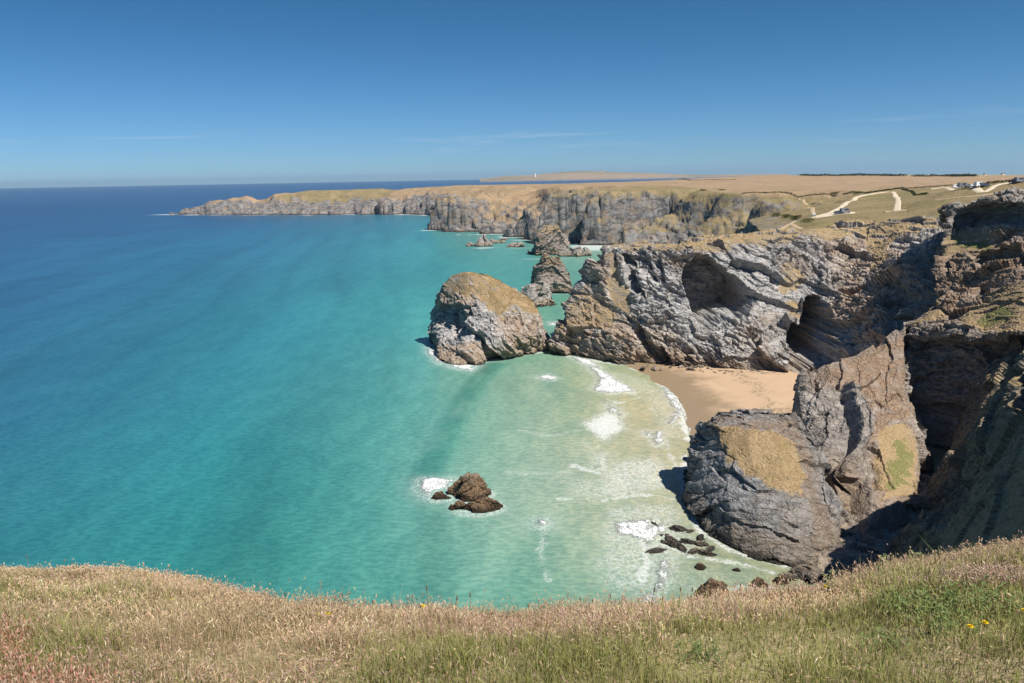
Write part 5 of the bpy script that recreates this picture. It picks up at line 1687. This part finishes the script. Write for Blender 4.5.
# ------------------------------------------------------------------ two walkers on the cliff top
def walker(px, py, label, shirt, trousers, rz, hgt=1.75):
    b = on_land(px, py)
    o = thing('person', label, 'person', b, 'walkers on the cliff path', rz)
    J = [(0, 0, .93, .13), (0, 0, 1.15, .13), (0, 0, 1.4, .15), (0, 0, 1.53, .06), (0, 0.01, 1.64, .095), (0, 0.02, 1.74, .07),
         (-.1, 0, .88, .1), (-.11, .08, .5, .07), (-.11, -.02, .08, .05), (-.11, .12, .03, .045), (.1, 0, .88, .1), (.11, -.06, .5, .07), (.11, -.14, .08, .05), (.11, 0, .03, .045),
         (-.2, 0, 1.38, .06), (-.27, -.04, 1.12, .045), (-.26, .06, .88, .035), (.2, 0, 1.38, .06), (.27, .04, 1.12, .045), (.26, .14, .88, .035)]
    E_ = [(0, 1), (1, 2), (2, 3), (3, 4), (4, 5), (0, 6), (6, 7), (7, 8), (8, 9), (0, 10), (10, 11), (11, 12), (12, 13), (2, 14), (14, 15), (15, 16), (2, 17), (17, 18), (18, 19)]
    me = bpy.data.meshes.new('body')
    me.from_pydata([j[:3] for j in J], E_, [])
    body = link('body', me, plain('skin', (0.45, 0.28, 0.2)), o)
    sk = body.modifiers.new('skin', 'SKIN'); body.modifiers.new('sub', 'SUBSURF').levels = 1
    for i, v in enumerate(me.skin_vertices[0].data):
        v.radius = (J[i][3], J[i][3] * (0.75 if i < 3 else 1)); v.use_root = (i == 0)
    link('shirt', py_mesh('shirt', *tube([(0, 0, .92), (0, 0, 1.15), (0, 0, 1.38), (0, 0, 1.48)], [.19, .17, .22, .1], 10), True), shirt, o)
    link('trousers', py_mesh('trousers', *merge([tube([(s * .11, d2, .1), (s * .11, d1, .5), (s * .1, 0, .96)], [.075, .095, .14], 8) for s, d1, d2 in ((-1, .08, -.02), (1, -.06, -.14))]), True), trousers, o)
    link('hair', py_mesh('hair', *tube([(0, -.02, 1.66), (0, -.01, 1.74), (0, 0, 1.81)], [.105, .11, .05], 8), True), M_SEED, o)
    return o


walker(998, 195.6, 'person in dark clothes standing left of another on the cliff path', plain('dark_cloth', (0.05, 0.055, 0.07)), plain('navy_cloth', (0.04, 0.05, 0.08)), 0.4)
walker(1002.5, 195.2, 'person in a pale top standing right of another on the cliff path', plain('pale_cloth', (0.6, 0.57, 0.5)), plain('grey_cloth', (0.2, 0.19, 0.18)), -0.5)

# ------------------------------------------------------------------ hedges, trees and gorse
def foliage(name, label, cat, pix, h, wdt, group, dens=1.0, c=((0.03, 0.045, 0.015), (0.055, 0.07, 0.025), (0.08, 0.085, 0.035)), leaf=0.5):
    """a line of leaf clumps along a pixel polyline on the land"""
    w3 = np.array([on_land(a, b) for a, b in pix])
    seg = np.linalg.norm(np.diff(w3[:, :2], axis=0), axis=1)
    Lt = seg.sum()
    n = int(max(60, min(12000, Lt * h * 14 * dens / leaf ** 1.4 * 0.5)))
    s = RNG.random(n) * Lt
    cum = np.concatenate([[0], np.cumsum(seg)])
    x = np.interp(s, cum, w3[:, 0]); y = np.interp(s, cum, w3[:, 1])
    x += RNG.normal(0, wdt * .35, n); y += RNG.normal(0, wdt * .35, n)
    top = h * (0.7 + 0.45 * fbm(p2(x, y), h * 2.2, 3, 701))
    z0 = land_z(x, y)[0]
    z = z0 + top * RNG.random(n) ** 0.7
    sz = leaf * RNG.uniform(0.5, 1.2, n)
    V = np.zeros((n, 3, 3))
    for k in range(3):
        d = RNG.standard_normal((n, 3)); d /= np.linalg.norm(d, axis=1, keepdims=True)
        V[:, k] = np.stack([x, y, z], 1) + d * sz[:, None]
    T = np.arange(n * 3).reshape(-1, 3)
    Cc = np.repeat(pick(c, n), 3, 0)
    b = np.array([x.mean(), y.mean(), z0.mean()])
    o = link(name, np_mesh(name, V.reshape(-1, 3) - b, T, {'col': Cc}, False), M_GRASS, None, tuple(b))
    tag(o, label, cat, group)


HG = 'hedges on the far fields'
foliage('hedge', 'long dark tree belt on the skyline above the brown field', 'hedge', [(800, 175.8), (850, 175.8), (905, 176.2)], 5, 6, HG, 0.6, leaf=2.0)
foliage('hedge', 'low dark hedge on the skyline right of the tree belt', 'hedge', [(912, 176.6), (950, 176.4), (975, 176.4)], 5, 6, HG, 0.6, leaf=1.6)
foliage('hedge', 'dark hedge along the near edge of the brown field', 'hedge', [(742, 194), (790, 194.5), (830, 195), (868, 193.5), (903, 188.5)], 1.5, 1.6, HG, 0.8, leaf=0.6)
foliage('hedge', 'stone hedge slanting down from the corner above the fork of tracks', 'hedge', [(902, 189.5), (912, 192), (926, 194.6)], 1.5, 1.6, HG, 0.9, leaf=0.5)
foliage('hedge', 'thin hedge running right from the hedge corner to the hilltop cars', 'hedge', [(905, 189), (928, 187.2), (952, 185.6)], 1.3, 1.5, HG, 0.8, leaf=0.5)
foliage('hedge', 'dark hedge on the rise behind the hilltop cars', 'hedge', [(985, 184), (1003, 182.4), (1024, 180.6)], 1.8, 2, HG, 0.8, leaf=0.6)
foliage('hedge', 'faint hedge across the turf above the back bay', 'hedge', [(640, 181), (690, 180.5), (735, 180)], 2, 3, HG, 0.6, leaf=1.0)
gorse_c = ((0.04, 0.055, 0.015), (0.07, 0.085, 0.02), (0.1, 0.11, 0.03))
GG = 'gorse bushes on the cliff top'
for qx, qy, h, w_, lab in [(776, 216.5, 2.6, 4, 'green gorse bush at the left end of the clump below the car park'), (786, 218, 2.6, 4, 'green gorse bush in the middle of the clump below the car park'), (796, 219.5, 2.8, 4, 'green gorse bush at the right end of the clump below the car park'),
                           (808, 222, 3, 5, 'large gorse bush just below the gravel car park'), (835, 194, 2.6, 4, 'dark round bush on the field hedge, left of a pair'), (857, 194, 2.4, 4, 'dark round bush on the field hedge, right of a pair'), (846, 194.4, 1.6, 3, 'small bush between the pair on the field hedge'),
                           (703, 191, 2.2, 4, 'dark gorse bush on the turf above the back cliffs'), (722, 190.5, 2, 4, 'small dark bush right of the gorse above the back cliffs')]:
    foliage('gorse_bush', lab, 'bush', [(qx - 2.5, qy), (qx + 2.5, qy)], h, w_, GG, 1.5, gorse_c, 0.4)

# ------------------------------------------------------------------ coarse turf on the grassy rock tops
def turf_cap(name, parent, p, f, A, n, hmin, hmax, label=None):
    """tussocks rooted on the turf of a rock; a part of that rock"""
    tri = np.concatenate([f[:, [0, 1, 2]], f[:, [0, 2, 3]]], 0)
    a, b, c = p[tri[:, 0]], p[tri[:, 1]], p[tri[:, 2]]
    nr = np.cross(b - a, c - a)
    ar = np.linalg.norm(nr, axis=1)
    nz = np.abs(nr[:, 2]) / (ar + 1e-9)
    w_ = ar * sstep(0.45, 0.7, A['veg'][tri].mean(1)) * sstep(0.3, 0.6, nz)
    w_ = w_ * sstep(-0.25, 0.1, fbm(a, 2.8, 3, 821))
    if w_.sum() <= 0: return
    k = RNG.choice(len(tri), n, p=w_ / w_.sum())
    u, v = RNG.random(n), RNG.random(n)
    s = u + v > 1
    u[s], v[s] = 1 - u[s], 1 - v[s]
    q_ = a[k] + (b[k] - a[k]) * u[:, None] + (c[k] - a[k]) * v[:, None]
    gr = A['green'][tri[k]].mean(1) > 0.5
    c0 = np.where(gr[:, None], pick([(0.09, 0.12, 0.025), (0.13, 0.15, 0.04)], n), pick([(0.45, 0.34, 0.18), (0.5, 0.38, 0.2), (0.42, 0.33, 0.16)], n))
    c1 = np.where(gr[:, None], pick([(0.2, 0.22, 0.06), (0.26, 0.26, 0.09)], n), pick([(0.56, 0.43, 0.24), (0.6, 0.46, 0.26), (0.52, 0.4, 0.21), (0.48, 0.41, 0.2)], n))
    tn = fbm(q_, 3.5, 3, 801)
    ol = sstep(0.0, 0.4, fbm(q_, 5, 3, 811))[:, None] * 0.7
    c0 = c0 * (1 - ol) + np.array([0.3, 0.27, 0.11]) * ol; c1 = c1 * (1 - ol) + np.array([0.36, 0.31, 0.13]) * ol
    c0 = c0 * (0.85 + 0.35 * tn)[:, None] * np.array([0.88, 0.78, 0.62]); c1 = c1 * (0.85 + 0.35 * tn)[:, None] * np.array([0.88, 0.78, 0.62])
    h = RNG.uniform(hmin, hmax, n)
    V, T, Cc = blades('t', q_[:, 0], q_[:, 1], q_[:, 2], h, h * 0.5, 0.5 * RNG.random(n), RNG.random(n) * 6.28, RNG.random(n) * 6.28, c0, c1)
    o = link(name, np_mesh(name, V, T, {'col': Cc}, False), M_GRASS, parent)


turf_cap('grass_cap', big_stack, bsp, bsf, bsA, 12000, 0.15, 0.4)
turf_cap('grass_cap', near_stack, nsp, nsf, nsA, 9000, 0.08, 0.2)

# ------------------------------------------------------------------ the air
hm = bpy.data.materials.new('haze_air')
t = NT(hm)
pv = t.n('ShaderNodeVolumePrincipled')
pv.inputs['Color'].default_value = (0.52, 0.76, 1.0, 1)
pv.inputs['Density'].default_value = 3e-5
pv.inputs['Anisotropy'].default_value = 0.2
ho = t.n('ShaderNodeOutputMaterial')
t.l(pv.outputs[0], ho.inputs['Volume'])
tag(link('haze', py_mesh('haze', *box(0, 14800, 95, 64000, 34000, 214)), hm), kind='stuff')

# ------------------------------------------------------------------ camera, sun, sky
cam = bpy.data.cameras.new('camera')
cam.sensor_width = 36.0
cam.lens = F / 1024 * 36.0
cam.clip_start = 0.1
cam.clip_end = 200000
co = bpy.data.objects.new('camera', cam)
COL.objects.link(co)
from mathutils import Matrix
co.matrix_world = Matrix(((_r[0], _u[0], -_f[0], 0), (_r[1], _u[1], -_f[1], 0), (_r[2], _u[2], -_f[2], CZ), (0, 0, 0, 1)))
SC.camera = co

SUN_EL = math.radians(55.5)
SUN_H = np.array([0.77, -0.64])
SUN_H /= np.linalg.norm(SUN_H)
sd = Vector((SUN_H[0] * math.cos(SUN_EL), SUN_H[1] * math.cos(SUN_EL), math.sin(SUN_EL)))
sl = bpy.data.lights.new('sun', 'SUN')
sl.energy = 3.6
sl.angle = math.radians(0.53)
sl.color = (1.0, 0.95, 0.87)
so = bpy.data.objects.new('sun', sl)
COL.objects.link(so)
so.rotation_euler = sd.to_track_quat('Z', 'Y').to_euler()

w = bpy.data.worlds.new('World')
SC.world = w
t = NT(w)
sky = t.n('ShaderNodeTexSky', sky_type='NISHITA')
sky.sun_disc = False
sky.sun_elevation = SUN_EL
sky.sun_rotation = math.atan2(SUN_H[0], SUN_H[1])
sky.altitude = 800
sky.air_density = 1.0
sky.dust_density = 0.1
sky.ozone_density = 4.0
bg = t.n('ShaderNodeBackground')
bg.inputs['Strength'].default_value = 0.055
tc = t.n('ShaderNodeTexCoord')
sz = t.n('ShaderNodeSeparateXYZ')
t.l(tc.outputs['Generated'], sz.inputs[0])
pol = t.mix(t.ss(sz.outputs[2], -0.06, 0.22), (0.43, 0.67, 1.06), (0.21, 0.48, 0.66))
skc = t.mix(1.0, sky.outputs[0], pol, 'MULTIPLY')
mp = t.n('ShaderNodeMapping'); mp.inputs['Scale'].default_value = (3.0, 3.0, 60.0)
t.l(tc.outputs['Generated'], mp.inputs['Vector'])
cir = t.ss(t.noise(1.6, 5, 0.6, mp.outputs[0], 0.4), 0.56, 0.78)
bnd = t.math('MULTIPLY', t.ss(sz.outputs[2], 0.02, 0.04), t.math('SUBTRACT', 1.0, t.ss(sz.outputs[2], 0.045, 0.075)))
skc = t.mix(t.math('MULTIPLY', t.math('MULTIPLY', cir, bnd), 0.22), skc, (7.0, 7.6, 8.4))
t.l(skc, bg.inputs['Color'])
wo = t.n('ShaderNodeOutputWorld')
t.l(bg.outputs[0], wo.inputs['Surface'])

SC.view_settings.view_transform = 'Standard'
SC.view_settings.look = 'None'
SC.view_settings.exposure = 0.9
SC.view_settings.gamma = 1.0
